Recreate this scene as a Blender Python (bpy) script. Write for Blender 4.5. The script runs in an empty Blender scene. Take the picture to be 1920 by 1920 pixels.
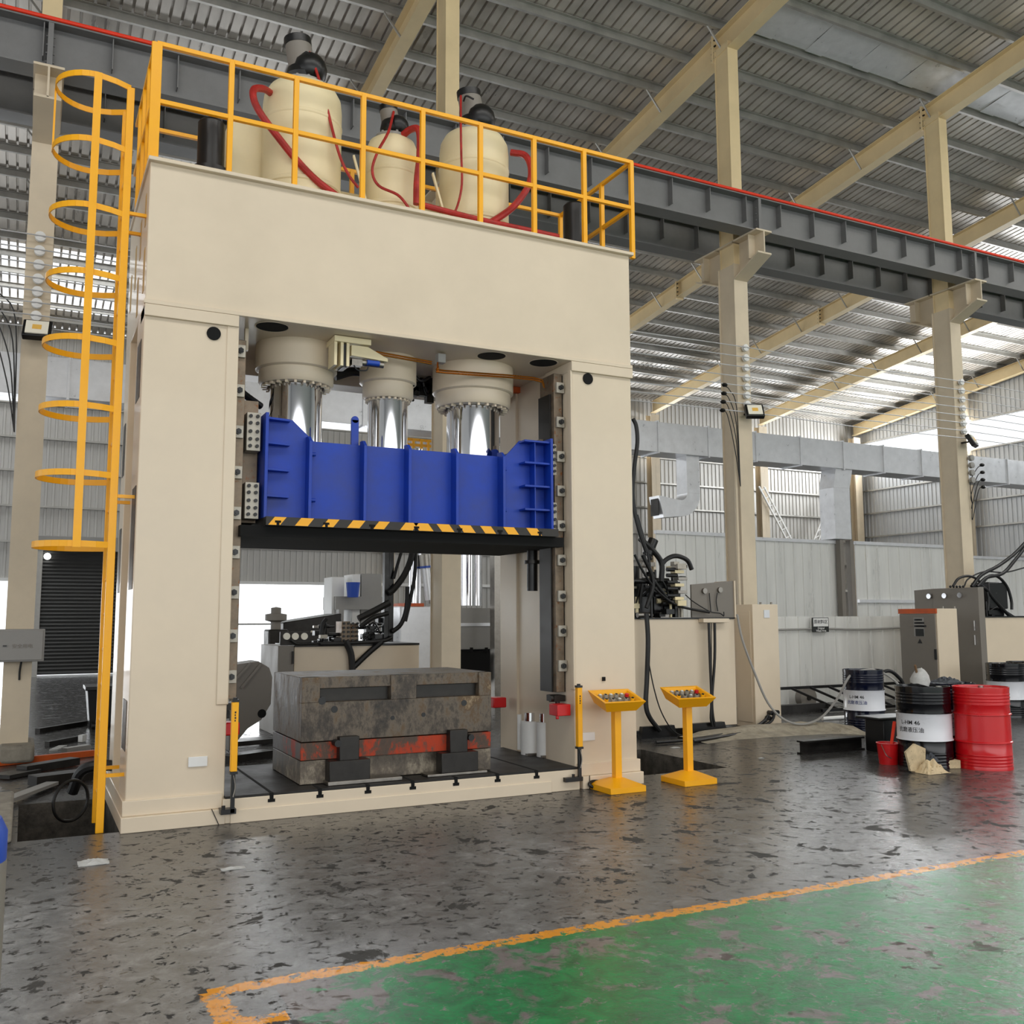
import bpy, bmesh, math, random
from mathutils import Vector, Matrix
random.seed(7)
scene = bpy.context.scene
PI = math.pi
# ---------------------------------------------------------------- camera
CAMZ = 1.65
YAW, PIT, ROL = math.radians(26.8), math.radians(6.35), math.radians(-0.2)
FPX = 1795.0
_f = Vector((math.sin(YAW)*math.cos(PIT), math.cos(YAW)*math.cos(PIT), math.sin(PIT)))
_r = Vector((math.cos(YAW), -math.sin(YAW), 0)); _u = _r.cross(_f)
_r2 = _r*math.cos(ROL) + _u*math.sin(ROL); _u2 = _r2.cross(_f)
cam_d = bpy.data.cameras.new('camera'); cam = bpy.data.objects.new('camera', cam_d)
scene.collection.objects.link(cam)
cam_d.sensor_width = 36; cam_d.lens = FPX/1920*36; cam_d.clip_end = 300; cam_d.clip_start = 0.05
cam.matrix_world = Matrix(((_r2.x,_u2.x,-_f.x,0),(_r2.y,_u2.y,-_f.y,0),(_r2.z,_u2.z,-_f.z,CAMZ),(0,0,0,1)))
scene.camera = cam
# ---------------------------------------------------------------- world + daylight + added aisle lamp
w = bpy.data.worlds.new('sky'); scene.world = w; w.use_nodes = True
bg = w.node_tree.nodes['Background']; bg.inputs[0].default_value = (0.93,0.97,1.0,1); bg.inputs[1].default_value = 1.5
def area(name, loc, rot, sx, sy, power, col=(1,0.98,0.95)):
    l = bpy.data.lights.new(name, 'AREA'); l.shape = 'RECTANGLE'; l.size = sx; l.size_y = sy; l.energy = power; l.color = col
    o = bpy.data.objects.new(name, l); scene.collection.objects.link(o); o.location = loc; o.rotation_euler = rot
    return o
area('roof_skylight', (9,-1.5,13.6), (math.radians(16),0,0), 36, 4.5, 1750)
area('open_bay_daylight', (8,-13.5,5.2), (math.radians(112),0,0), 40, 8, 1080, (1,0.97,0.93))
area('side_bay_daylight', (-13.5,9,3.6), (math.radians(90),0,math.radians(-90)), 26, 6, 130)
area('clerestory_daylight', (33.4,22,8.9), (math.radians(90),0,math.radians(90)), 17, 1.1, 1650, (0.95,0.98,1))
area('back_bay_daylight', (4,31.9,1.45), (math.radians(-90),0,0), 16, 2.7, 900, (0.95,0.98,1))
area('back_clerestory_daylight', (18,31.9,8.8), (math.radians(-90),0,0), 28, 1.1, 850, (0.95,0.98,1))
area('skylight_left', (-5.6,28.2,11.0), (math.radians(-6.7),0,0), 15.2, 3.9, 700, (0.97,0.99,1))
area('added_aisle_light', (25,7.2,13.5), (math.radians(6),0,0), 14, 3.4, 1100, (1,0.99,0.97))  # added lamp above the aisle, out of view, to brighten the partitions
vs = scene.view_settings
vs.view_transform = 'Standard'; vs.look = 'None'; vs.exposure = 0.0; vs.gamma = 1.0; vs.use_curve_mapping = False
scene.cycles.max_bounces = 6; scene.cycles.diffuse_bounces = 4; scene.cycles.glossy_bounces = 4
scene.cycles.use_denoising = True; scene.cycles.sample_clamp_indirect = 6

# ---------------------------------------------------------------- helpers
def at(px, py, ax, val):
    """world point seen at a photo position, at a known distance: ax = val"""
    d = _r2*(px-960)/FPX - _u2*(py-960)/FPX + _f
    o = Vector((0,0,CAMZ)); i = 'xyz'.index(ax)
    return o + d*((val-o[i])/d[i])
def lin(c): 
    c = c/255.0
    return c/12.92 if c <= 0.04045 else ((c+0.055)/1.055)**2.4
def L3(rgb, k=1.0): return tuple(min(1, lin(c)*k) for c in rgb)+(1,)
MATS = {}
class NT:
    def __init__(s, m): s.m = m; s.t = m.node_tree; s.n = s.t.nodes; s.l = s.t.links; s.b = s.n['Principled BSDF']
    def add(s, typ, **kw):
        n = s.n.new(typ)
        for k, v in kw.items(): setattr(n, k, v)
        return n
    def pos(s, scale=(1,1,1)):
        g = s.add('ShaderNodeNewGeometry'); mp = s.add('ShaderNodeMapping'); mp.inputs['Scale'].default_value = scale
        s.l.new(g.outputs['Position'], mp.inputs[0]); return mp.outputs[0]
    def noise(s, v, scale, detail=4, rough=.6, dist=0):
        n = s.add('ShaderNodeTexNoise'); n.inputs['Scale'].default_value = scale; n.inputs['Detail'].default_value = detail
        n.inputs['Roughness'].default_value = rough; n.inputs['Distortion'].default_value = dist
        s.l.new(v, n.inputs['Vector']); return n.outputs['Fac']
    def ramp(s, f, stops):
        r = s.add('ShaderNodeValToRGB'); el = r.color_ramp.elements
        while len(el) < len(stops): el.new(0.5)
        for e, (p, c) in zip(el, stops): e.position = p; e.color = c if len(c) == 4 else tuple(c)+(1,)
        s.l.new(f, r.inputs[0]); return r.outputs[0]
    def mix(s, f, a, b):
        m = s.add('ShaderNodeMix', data_type='RGBA')
        for sock, v in ((m.inputs[0], f), (m.inputs[6], a), (m.inputs[7], b)):
            if isinstance(v, bpy.types.NodeSocket): s.l.new(v, sock)
            else: sock.default_value = v
        return m.outputs[2]
    def math(s, op, a, b=0.0, c=0.0):
        m = s.add('ShaderNodeMath', operation=op)
        for sock, v in zip(m.inputs, (a, b, c)):
            if isinstance(v, bpy.types.NodeSocket): s.l.new(v, sock)
            else: sock.default_value = v
        return m.outputs[0]
    def bump(s, h, st, dist=0.02):
        b = s.add('ShaderNodeBump'); b.inputs['Strength'].default_value = st; b.inputs['Distance'].default_value = dist
        s.l.new(h, b.inputs['Height']); s.l.new(b.outputs[0], s.b.inputs['Normal'])
def mat(name, rgb, rough=.5, metal=0.0, var=.12, scale=2.5, bump=0.0, coat=0.0, stain=None, stain_at=.62, emit=0, stretch=(1,1,1)):
    m = bpy.data.materials.new(name); m.use_nodes = True; t = NT(m); MATS[name] = m
    c = L3(rgb); t.b.inputs['Roughness'].default_value = rough; t.b.inputs['Metallic'].default_value = metal
    t.b.inputs['Coat Weight'].default_value = coat; t.b.inputs['Coat Roughness'].default_value = .08
    if var or stain:
        v = t.pos(stretch); f = t.noise(v, scale, 5, .65)
        lo = tuple(x*(1-var) for x in c[:3])+(1,); hi = tuple(min(1, x*(1+var)) for x in c[:3])+(1,)
        col = t.ramp(f, [(.3, lo), (.7, hi)])
        if stain:
            g = t.noise(v, scale*2.3, 6, .7, .4); k = t.ramp(g, [(stain_at, (0,0,0)), (min(1, stain_at+.08), (1,1,1))])
            col = t.mix(k, col, L3(stain))
        t.l.new(col, t.b.inputs['Base Color'])
        rr = t.ramp(f, [(.3, (max(0.03, rough-.08),)*3), (.7, (min(1, rough+.1),)*3)]); t.l.new(rr, t.b.inputs['Roughness'])
        if bump: t.bump(t.noise(v, scale*8, 4), bump, .01)
    else: t.b.inputs['Base Color'].default_value = c
    if emit:
        t.b.inputs['Emission Color'].default_value = c; t.b.inputs['Emission Strength'].default_value = emit
    return m

mat('cream', (222,206,182), .42, var=.045, scale=1.1, bump=.02, coat=.15)
mat('cream_tank', (232,218,178), .4, var=.05, scale=2)
mat('column_tan', (226,204,160), .5, var=.08, scale=1.3, stain=(196,150,90), stain_at=.72)
mat('column_pale', (212,197,172), .5, var=.08, scale=1.6, stain=(170,150,120), stain_at=.7)
mat('safety_yellow', (255,178,2), .42, var=.05, scale=4, coat=.08)
mat('press_blue', (10,58,166), .5, var=.2, scale=3, coat=.05)
mat('chrome', (225,225,228), .06, 1, var=0)
mat('steel', (150,145,138), .38, 1, var=.25, scale=6)
mat('dark_steel', (54,52,50), .4, .7, var=.3, scale=6)
mat('black', (14,14,15), .35, 0, var=.2, scale=4)
mat('black_rubber', (17,17,18), .45, var=.15)
mat('void', (4,4,4), .9, var=0)
mat('white', (232,232,230), .5, var=.04)
mat('grey_paint', (150,148,144), .45, var=.06)
mat('cabinet_grey', (128,122,114), .5, var=.05, scale=1.5)
mat('girder_grey', (118,118,118), .5, .1, var=.14, scale=2)
mat('red_bar', (240,58,28), .4, var=.06)
mat('red_paint', (205,18,24), .4, var=.08, coat=.1)
mat('orange', (196,84,26), .5, var=.15, scale=5)
mat('red_hose', (170,34,28), .4, var=.25, scale=14, bump=.3)
mat('galvanised', (220,221,224), .34, .35, var=.08, scale=5)
mat('purlin', (172,170,165), .42, .6, var=.15, scale=3)
mat('drum_black', (8,9,15), .13, var=.1)
mat('drum_blue', (8,15,38), .14, var=.1)
mat('drum_white', (226,228,234), .3, var=.04)
mat('drum_red', (205,16,26), .22, var=.06, coat=.2)
mat('weld_tan', (196,160,92), .6, var=.1)
mat('ink_blue', (28,52,120), .5, var=0)
mat('ink_black', (24,24,28), .5, var=0)
mat('concrete_raw', (158,150,134), .9, var=.3, scale=6, bump=.6, stain=(112,90,58))
mat('pit_earth', (78,74,68), .95, var=.6, scale=7, bump=.8)
mat('concrete_dim', (138,132,120), .9, var=.3, scale=6, bump=.5, stain=(96,84,66))
mat('cardboard', (206,186,150), .8, var=.22, scale=9, stain=(90,66,44), stain_at=.6)
mat('rag', (186,186,184), .85, var=.2, scale=12)
mat('rag_dark', (70,74,80), .85, var=.2, scale=12)
mat('copper', (206,120,44), .25, .9, var=.1)
mat('rail_worn', (126,112,96), .45, .6, var=.35, scale=7, stain=(128,78,40), stain_at=.58)
mat('clamp_steel', (178,172,160), .45, .4, var=.2, scale=9)
mat('shutter', (74,74,73), .5, .4, var=.1)
mat('wood', (120,92,64), .7, var=.2, scale=6)
mat('translucent_sheet', (224,232,240), .5, var=.03)
mat('blue_plastic', (24,70,170), .4, var=.05)
mat('lens', (250,246,230), .2, var=0)
mat('lens_yellow', (246,196,96), .3, var=0)
mat('tube_light', (255,255,250), .3, var=0, emit=3)
mat('screen_dark', (52,54,54), .2, var=0)
mat('bed_plate', (40,38,36), .5, .3, var=.35, scale=3.5, bump=.05)

def mat_corr(name, rgb, rough, metal, var, scale, stretch, stain=None, at_=.62):
    return mat(name, rgb, rough, metal, var, scale, stretch=stretch, stain=stain, stain_at=at_)
mat_corr('roof_sheet', (204,198,190), .33, .35, .22, 1.2, (1,.25,1))
mat_corr('back_sheet', (186,184,180), .45, .25, .12, 2, (1,1,.15))
mat_corr('side_sheet', (196,198,200), .45, .25, .1, 2, (1,1,.15))
mat_corr('partition_sheet', (226,226,222), .32, .2, .1, 3, (1,1,.1), (206,190,158), .66)

def die_mat(name, stops, scale, rough=.5):
    m = bpy.data.materials.new(name); m.use_nodes = True; t = NT(m); MATS[name] = m
    v = t.pos((1.3,1.3,.75)); f = t.noise(v, scale, 10, .78, .12)
    t.l.new(t.ramp(f, stops), t.b.inputs['Base Color']); t.b.inputs['Metallic'].default_value = .25
    t.l.new(t.ramp(f, [(.3,(.3,.3,.3)),(.7,(.7,.7,.7))]), t.b.inputs['Roughness']); t.bump(t.noise(v, scale*5, 5), .35, .01)
die_mat('die_iron', [(.34,L3((30,27,24))),(.44,L3((72,64,56))),(.52,L3((108,98,86))),(.6,L3((96,76,54))),(.66,L3((140,122,98))),(.74,L3((190,176,150)))], 3.6)
die_mat('die_red', [(.34,L3((50,44,40))),(.49,L3((84,66,54))),(.54,L3((172,56,22))),(.75,L3((190,62,24)))], 1.5)
die_mat('die_pale', [(.36,L3((66,60,54))),(.5,L3((110,100,88))),(.6,L3((160,150,132))),(.75,L3((205,198,180)))], 4.0)

# floor: worn concrete, green coating and yellow line, all procedural
m = bpy.data.materials.new('workshop_floor'); m.use_nodes = True; t = NT(m); MATS['workshop_floor'] = m
P = t.pos(); sep = t.add('ShaderNodeSeparateXYZ'); t.l.new(P, sep.inputs[0]); X, Y = sep.outputs[0], sep.outputs[1]
big = t.noise(P, .9, 4, .55); mid = t.noise(P, 7, 8, .68, .4); fine = t.noise(P, 45, 6, .72, .3); patch = t.noise(P, 2.9, 10, .7, .5)
base = t.ramp(mid, [(.3, L3((84,83,83))), (.5, L3((116,116,116))), (.72, L3((154,154,154)))])
base = t.mix(t.ramp(big, [(.4,(0,0,0)),(.62,(.6,.6,.6))]), base, L3((88,86,84)))
flake = t.ramp(t.noise(P, 11, 10, .74, .3), [(.57,(0,0,0)),(.585,(1,1,1))])
base = t.mix(flake, base, L3((36,35,34)))
blot = t.ramp(t.noise(P, 3.1, 10, .7, .4), [(.585,(0,0,0)),(.6,(1,1,1))])
base = t.mix(t.math('MULTIPLY', blot, .9), base, L3((50,49,47)))
speck = t.ramp(t.noise(P, 6.5, 10, .74, .8), [(.60,(0,0,0)),(.612,(1,1,1))])
base = t.mix(t.math('MULTIPLY', speck, .85), base, L3((42,41,40)))
# darker concrete behind the working aisle
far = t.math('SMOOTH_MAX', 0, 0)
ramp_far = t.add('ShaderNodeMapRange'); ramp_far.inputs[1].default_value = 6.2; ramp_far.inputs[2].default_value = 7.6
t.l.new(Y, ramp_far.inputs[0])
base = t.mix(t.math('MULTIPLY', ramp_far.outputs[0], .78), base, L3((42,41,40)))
wob = t.math('MULTIPLY', t.math('SUBTRACT', t.noise(P, 14, 9, .78), .5), .15)
YL, XL = 4.60, 0.80
yw = t.math('ADD', Y, wob)
ingreen = t.math('MULTIPLY', t.math('LESS_THAN', yw, YL), t.math('GREATER_THAN', X, XL+.28))
fade = t.add('ShaderNodeMapRange'); fade.inputs[1].default_value = 1.05; fade.inputs[2].default_value = 1.7; t.l.new(X, fade.inputs[0])
gw = t.ramp(t.math('ADD', patch, t.math('MULTIPLY', t.math('SUBTRACT', 1.0, fade.outputs[0]), .12)), [(.525,(1,1,1)),(.60,(0,0,0))])
gw2 = t.ramp(t.noise(P, 9, 9, .74, .6), [(.575,(1,1,1)),(.615,(0,0,0))])
gmask = t.math('MULTIPLY', ingreen, t.math('MULTIPLY', gw, gw2))
green = t.ramp(mid, [(.3, L3((4,84,44))), (.7, L3((12,138,70)))])
worn = t.mix(.5, base, L3((118,104,100)))
col = t.mix(gmask, t.mix(ingreen, base, worn), green)
band = t.math('LESS_THAN', t.math('ABSOLUTE', t.math('SUBTRACT', yw, YL)), .05)
bandx = t.math('GREATER_THAN', X, XL)
endb = t.math('MULTIPLY', t.math('LESS_THAN', t.math('ABSOLUTE', t.math('SUBTRACT', t.math('ADD', X, wob), XL+.02)), .05), t.math('MULTIPLY', t.math('LESS_THAN', Y, YL), t.math('GREATER_THAN', Y, YL-.42)))
band2 = t.math('MULTIPLY', t.math('LESS_THAN', t.math('ABSOLUTE', t.math('SUBTRACT', yw, YL-.40)), .045), t.math('LESS_THAN', X, XL+.26))
ym = t.math('MAXIMUM', t.math('MULTIPLY', t.math('MAXIMUM', band, band2), bandx), endb)
ym = t.math('MULTIPLY', ym, t.ramp(t.noise(P, 13, 9, .76, .5), [(.53,(1,1,1)),(.56,(0,0,0))]))
ym = t.math('MULTIPLY', ym, t.math('LESS_THAN', Y, YL+.08))
col = t.mix(ym, col, L3((226,148,20)))
t.l.new(col, t.b.inputs['Base Color'])
rg = t.math('ADD', t.math('MULTIPLY', mid, .3), .06)
rg = t.math('ADD', rg, t.math('MULTIPLY', t.math('MULTIPLY', t.math('MAXIMUM', flake, blot), t.math('SUBTRACT', 1.0, gmask)), .45))
t.l.new(rg, t.b.inputs['Roughness']); t.b.inputs['Specular IOR Level'].default_value = .45
t.bump(t.math('ADD', t.math('MULTIPLY', mid, .5), t.math('MULTIPLY', fine, .4)), .36, .01)

WL = {}   # world location of every root
class B:
    def __init__(s): s.bm = bmesh.new()
    def _xf(s, vs, M):
        if M is not None: bmesh.ops.transform(s.bm, matrix=M, verts=vs)
    def box(s, x0, x1, y0, y1, z0, z1, rz=0, M=None):
        c = Vector(((x0+x1)/2, (y0+y1)/2, (z0+z1)/2))
        r = bmesh.ops.create_cube(s.bm, size=1)
        mm = Matrix.Translation(c) @ Matrix.Rotation(rz, 4, 'Z') @ Matrix.Diagonal((abs(x1-x0), abs(y1-y0), abs(z1-z0), 1))
        if M is not None: mm = M @ mm
        bmesh.ops.transform(s.bm, matrix=mm, verts=r['verts']); return s
    def bar(s, p0, p1, w, h=None, up=(0,0,1)):
        p0, p1 = Vector(p0), Vector(p1); h = h or w; d = (p1-p0); L = d.length; d.normalize(); u = Vector(up)
        if abs(d.dot(u)) > .98: u = Vector((0,1,0))
        sx = d.cross(u).normalized(); uz = sx.cross(d)
        r = bmesh.ops.create_cube(s.bm, size=1); c = (p0+p1)/2
        R = Matrix((( d.x, sx.x, uz.x, c.x), (d.y, sx.y, uz.y, c.y), (d.z, sx.z, uz.z, c.z), (0,0,0,1)))
        bmesh.ops.transform(s.bm, matrix=R @ Matrix.Diagonal((L, w, h, 1)), verts=r['verts']); return s
    def cyl(s, p0, p1, r, seg=20, r2=None):
        p0, p1 = Vector(p0), Vector(p1); d = p1-p0; L = d.length
        q = d.to_track_quat('Z', 'Y').to_matrix().to_4x4()
        g = bmesh.ops.create_cone(s.bm, cap_ends=True, segments=seg, radius1=r, radius2=(r if r2 is None else r2), depth=L)
        bmesh.ops.transform(s.bm, matrix=Matrix.Translation((p0+p1)/2) @ q, verts=g['verts']); return s
    def sph(s, c, r, seg=12, sc=(1,1,1)):
        g = bmesh.ops.create_uvsphere(s.bm, u_segments=seg, v_segments=max(6, seg//2), radius=r)
        bmesh.ops.transform(s.bm, matrix=Matrix.Translation(c) @ Matrix.Diagonal((*sc, 1)), verts=g['verts']); return s
    def lathe(s, c, prof, seg=32, M=None):
        rings = []; vs = []
        for r, z in prof:
            ring = [s.bm.verts.new((r*math.cos(2*PI*k/seg), r*math.sin(2*PI*k/seg), z)) for k in range(seg)] if r > 1e-6 else [s.bm.verts.new((0,0,z))]
            rings.append(ring); vs += ring
        for a, b in zip(rings, rings[1:]):
            for k in range(seg):
                k2 = (k+1) % seg
                if len(a) == 1 and len(b) == 1: continue
                if len(a) == 1: s.bm.faces.new((a[0], b[k2], b[k]))
                elif len(b) == 1: s.bm.faces.new((a[k], a[k2], b[0]))
                else: s.bm.faces.new((a[k], a[k2], b[k2], b[k]))
        T = Matrix.Translation(c)
        bmesh.ops.transform(s.bm, matrix=T if M is None else T @ M, verts=vs); return s
    def tube(s, pts, r, seg=8, smooth=True, sub=5):
        P = [Vector(p) for p in pts]
        if smooth and len(P) > 2:
            Q = []; E = [P[0]*2-P[1]] + P + [P[-1]*2-P[-2]]
            for i in range(1, len(E)-2):
                for k in range(sub):
                    u = k/sub; a, b, c, d = E[i-1], E[i], E[i+1], E[i+2]
                    Q.append(.5*((2*b)+(c-a)*u+(2*a-5*b+4*c-d)*u*u+(3*b-a-3*c+d)*u**3))
            Q.append(P[-1]); P = Q
        n = None; rings = []
        for i, p in enumerate(P):
            tg = (P[min(i+1, len(P)-1)]-P[max(i-1, 0)]).normalized()
            if n is None:
                n = tg.orthogonal().normalized()
            n = (n - tg*n.dot(tg)).normalized(); bn = tg.cross(n)
            rings.append([s.bm.verts.new(p+(n*math.cos(2*PI*k/seg)+bn*math.sin(2*PI*k/seg))*r) for k in range(seg)])
        for a, b in zip(rings, rings[1:]):
            for k in range(seg): s.bm.faces.new((a[k], a[(k+1)%seg], b[(k+1)%seg], b[k]))
        s.bm.faces.new(list(reversed(rings[0]))); s.bm.faces.new(rings[-1]); return s
    def prism(s, poly, plane, a, b):
        def p3(u, v, t_): return {'xz': (u, t_, v), 'yz': (t_, u, v), 'xy': (u, v, t_)}[plane]
        A = [s.bm.verts.new(p3(u, v, a)) for u, v in poly]; C = [s.bm.verts.new(p3(u, v, b)) for u, v in poly]
        s.bm.faces.new(A); s.bm.faces.new(list(reversed(C)))
        for k in range(len(poly)):
            k2 = (k+1) % len(poly); s.bm.faces.new((A[k2], A[k], C[k], C[k2]))
        return s
    def build(s, name, mname, parent=None, bevel=0, smooth=True, kind=None, label=None):
        bm = s.bm; bmesh.ops.recalc_face_normals(bm, faces=bm.faces)
        me = bpy.data.meshes.new(name)
        if parent is None:
            xs = [v.co.x for v in bm.verts]; ys = [v.co.y for v in bm.verts]; zs = [v.co.z for v in bm.verts]
            o0 = Vector(((min(xs)+max(xs))/2, (min(ys)+max(ys))/2, min(zs)))
        else: o0 = WL[parent.name]
        bmesh.ops.translate(bm, vec=-o0, verts=bm.verts)
        bm.to_mesh(me); bm.free(); me.materials.append(MATS[mname])
        if smooth:
            me.polygons.foreach_set('use_smooth', [True]*len(me.polygons)); me.set_sharp_from_angle(angle=math.radians(35))
        o = bpy.data.objects.new(name, me); scene.collection.objects.link(o)
        if parent is None: o.location = o0
        else: o.parent = parent
        WL[o.name] = o0
        if bevel:
            md = o.modifiers.new('edge', 'BEVEL'); md.width = bevel; md.segments = 2; md.limit_method = 'ANGLE'; md.angle_limit = math.radians(40)
        if kind: o['kind'] = kind
        if label: o['label'] = label
        return o
def split(b, name, mname, parent, **k):
    """every loose piece becomes a part of its own"""
    bm = b.bm; seen = set(); out = []
    for v0 in list(bm.verts):
        if v0 in seen: continue
        st = [v0]; isl = []; seen.add(v0)
        while st:
            v = st.pop(); isl.append(v)
            for e in v.link_edges:
                o = e.other_vert(v)
                if o not in seen: seen.add(o); st.append(o)
        nb = B(); mp = {v: nb.bm.verts.new(v.co) for v in isl}
        for f in {f for v in isl for f in v.link_faces}: nb.bm.faces.new([mp[v] for v in f.verts])
        out.append(nb)
    bm.free()
    return [nb.build(name, mname, parent, **k) for nb in out]
def tag(o, label, cat, group=None):
    o['label'] = label; o['category'] = cat
    if group: o['group'] = group
    return o
def thing(name, label, cat, loc=(0,0,0), group=None):
    o = bpy.data.objects.new(name, None); scene.collection.objects.link(o); o.location = loc; o.empty_display_size = .1
    WL[o.name] = Vector(loc); return tag(o, label, cat, group)
def struct(name, b, mname, **k): return b.build(name, mname, kind='structure', **k)
def dup(root, loc=None, rz=None, label=None):
    """copy of a thing with copies of its parts and their parts"""
    r = root.copy(); scene.collection.objects.link(r)
    if loc is not None: r.location = loc
    if rz is not None: r.rotation_euler[2] = rz
    if label: r['label'] = label
    def rec(a, b):
        for ch in list(a.children):
            c = ch.copy(); scene.collection.objects.link(c); c.parent = b; rec(ch, c)
    rec(root, r)
    WL[r.name] = Vector(r.location)
    return r
def text(name, s, size, mname, parent, M, extrude=.001, spacing=1.0, lines=1.0):
    """raised lettering; M places the text plane in world space"""
    c = bpy.data.curves.new(name, 'FONT'); c.body = s; c.size = size; c.extrude = extrude; c.align_x = 'CENTER'; c.align_y = 'CENTER'; c.offset = size*.008
    c.space_character = spacing; c.space_line = lines
    tmp = bpy.data.objects.new(name+'_tmp', c); scene.collection.objects.link(tmp)
    bpy.context.view_layer.update()
    me = bpy.data.meshes.new_from_object(tmp); bpy.data.objects.remove(tmp)
    me.transform(Matrix.Translation(-WL[parent.name]) @ M); me.name = name
    me.materials.clear(); me.materials.append(MATS[mname])
    o = bpy.data.objects.new(name, me); scene.collection.objects.link(o); o.parent = parent; WL[o.name] = WL[parent.name]
    return o
FRONT = Matrix.Rotation(PI/2, 4, 'X')                       # text facing -Y
def on_front(x, y, z): return Matrix.Translation((x, y, z)) @ FRONT
def on_left(x, y, z): return Matrix.Translation((x, y, z)) @ Matrix.Rotation(-PI/2, 4, 'Z') @ FRONT   # facing -X
def corr_wall(b, axis, at0, u0, u1, z0, z1, period=.2, depth=.03, fill=.34, topf=None):
    """ribbed cladding sheet along x (axis 'x') or y; trapezoid ribs"""
    us = []; u = u0; n = max(1, int(round((u1-u0)/period))); p = (u1-u0)/n
    for k in range(n):
        a = u0+k*p; us += [(a, 0), (a+p*(1-fill)-.012, 0), (a+p*(1-fill), depth), (a+p-.012, depth)]
    us.append((u1, 0)); prev = None
    for u, d in us:
        zt = topf(u) if topf else z1
        if axis == 'x': A, C = (u, at0-d, z0), (u, at0-d, zt)
        else: A, C = (at0-d, u, z0), (at0-d, u, zt)
        cur = (b.bm.verts.new(A), b.bm.verts.new(C))
        if prev: b.bm.faces.new((prev[0], cur[0], cur[1], prev[1]))
        prev = cur
    return b
# ================================================================ the hall
XL_, XR_, YB_ = -13.8, 33.6, 31.6
RS = .117
def roofz(y): return 12.65-RS*(y-13) if y > -5 else 12.65-RS*(-18)-RS*(-5-y)
# floor with two open pits
b = B(); holes = [(.02,.745,8.28,9.9), (5.72,7.02,8.62,10.3)]
xs = sorted({-13.8, 33.6, .02, .745, 5.72, 7.02}); ys = sorted({-14.0, 31.6, 8.28, 9.9, 8.62, 10.3})
for i in range(len(xs)-1):
    for j in range(len(ys)-1):
        cx, cy = (xs[i]+xs[i+1])/2, (ys[j]+ys[j+1])/2
        if any(h[0] < cx < h[1] and h[2] < cy < h[3] for h in holes): continue
        v = [b.bm.verts.new(p) for p in ((xs[i],ys[j],0),(xs[i+1],ys[j],0),(xs[i+1],ys[j+1],0),(xs[i],ys[j+1],0))]; b.bm.faces.new(v)
bmesh.ops.remove_doubles(b.bm, verts=b.bm.verts, dist=1e-5)
fl = struct('floor', b, 'workshop_floor', smooth=False)
for k, h in enumerate(holes):
    p = B(); dd = -.9
    p.box(h[0]-.05, h[1]+.05, h[2]-.05, h[3]+.05, dd-.05, dd)
    p.box(h[0]-.05, h[0], h[2], h[3], dd, -.002); p.box(h[1], h[1]+.05, h[2], h[3], dd, -.002)
    p.box(h[0]-.05, h[1]+.05, h[2]-.05, h[2], dd, -.002); p.box(h[0]-.05, h[1]+.05, h[3], h[3]+.05, dd, -.002)
    p.build('pit_lining', 'pit_earth', fl, smooth=False)
# roof sheets, left open at the left skylight and, added, under the aisle lamp
SKY = [(18.2, 31.8, 5.6, 8.8), (-13.2, 2.0, 26.3, 30.15)]
b = B(); n = int((XR_-XL_)/.2); p = (XR_-XL_)/n; ysr = sorted({YB_, 20, 13, 6, 0, -5, -14, 20.3, 26.5, 26.3, 30.15, 12.2, 5.6, 8.8}, reverse=True)
for k in range(n):
    a = XL_+k*p; prof = [(a, 0), (a+p*.74, 0), (a+p*.77, .06), (a+p*.97, .06), (a+p*.999, 0), (a+p, 0)]
    cols_ = [[b.bm.verts.new((u, y, roofz(y)+d)) for y in ysr] for u, d in prof]
    for q in range(len(ysr)-1):
        ym = (ysr[q]+ysr[q+1])/2
        op = any(h[0] < a+p/2 < h[1] and h[2] < ym < h[3] for h in SKY)
        for c0_, c1_ in zip(cols_[1 if op else 0:], cols_[2 if op else 1:]): b.bm.faces.new((c0_[q], c0_[q+1], c1_[q+1], c1_[q]))
bmesh.ops.delete(b.bm, geom=[v for v in b.bm.verts if not v.link_faces], context='VERTS')
bmesh.ops.remove_doubles(b.bm, verts=b.bm.verts, dist=1e-5)
ceil = struct('ceiling', b, 'roof_sheet', smooth=False)
PY = [13.1+.975*k for k in range(-9, 19)]
for y in PY:
    z = roofz(y)
    q = B(); q.box(XL_, XR_, y-.008, y+.008, z-.14, z-.01); q.box(XL_, XR_, y-.008, y+.055, z-.15, z-.14); q.box(XL_, XR_, y-.07, y+.008, z-.02, z-.008)
    q.build('purlin', 'purlin', ceil, smooth=False)
# insulation foil strip laid between two purlins near the top right
q = B(); y0, y1 = 12.2, 13.02
for k in range(38):
    a = 11.3+k*.42
    q.prism([(y0, roofz(y0)-.03-.02*(k%2)), (y1, roofz(y1)-.03-.02*((k+1)%3)), (y1, roofz(y1)-.05), (y0, roofz(y0)-.06)], 'yz', a, a+.42)
q.build('foil_insulation', 'galvanised', ceil, smooth=False)
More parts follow.
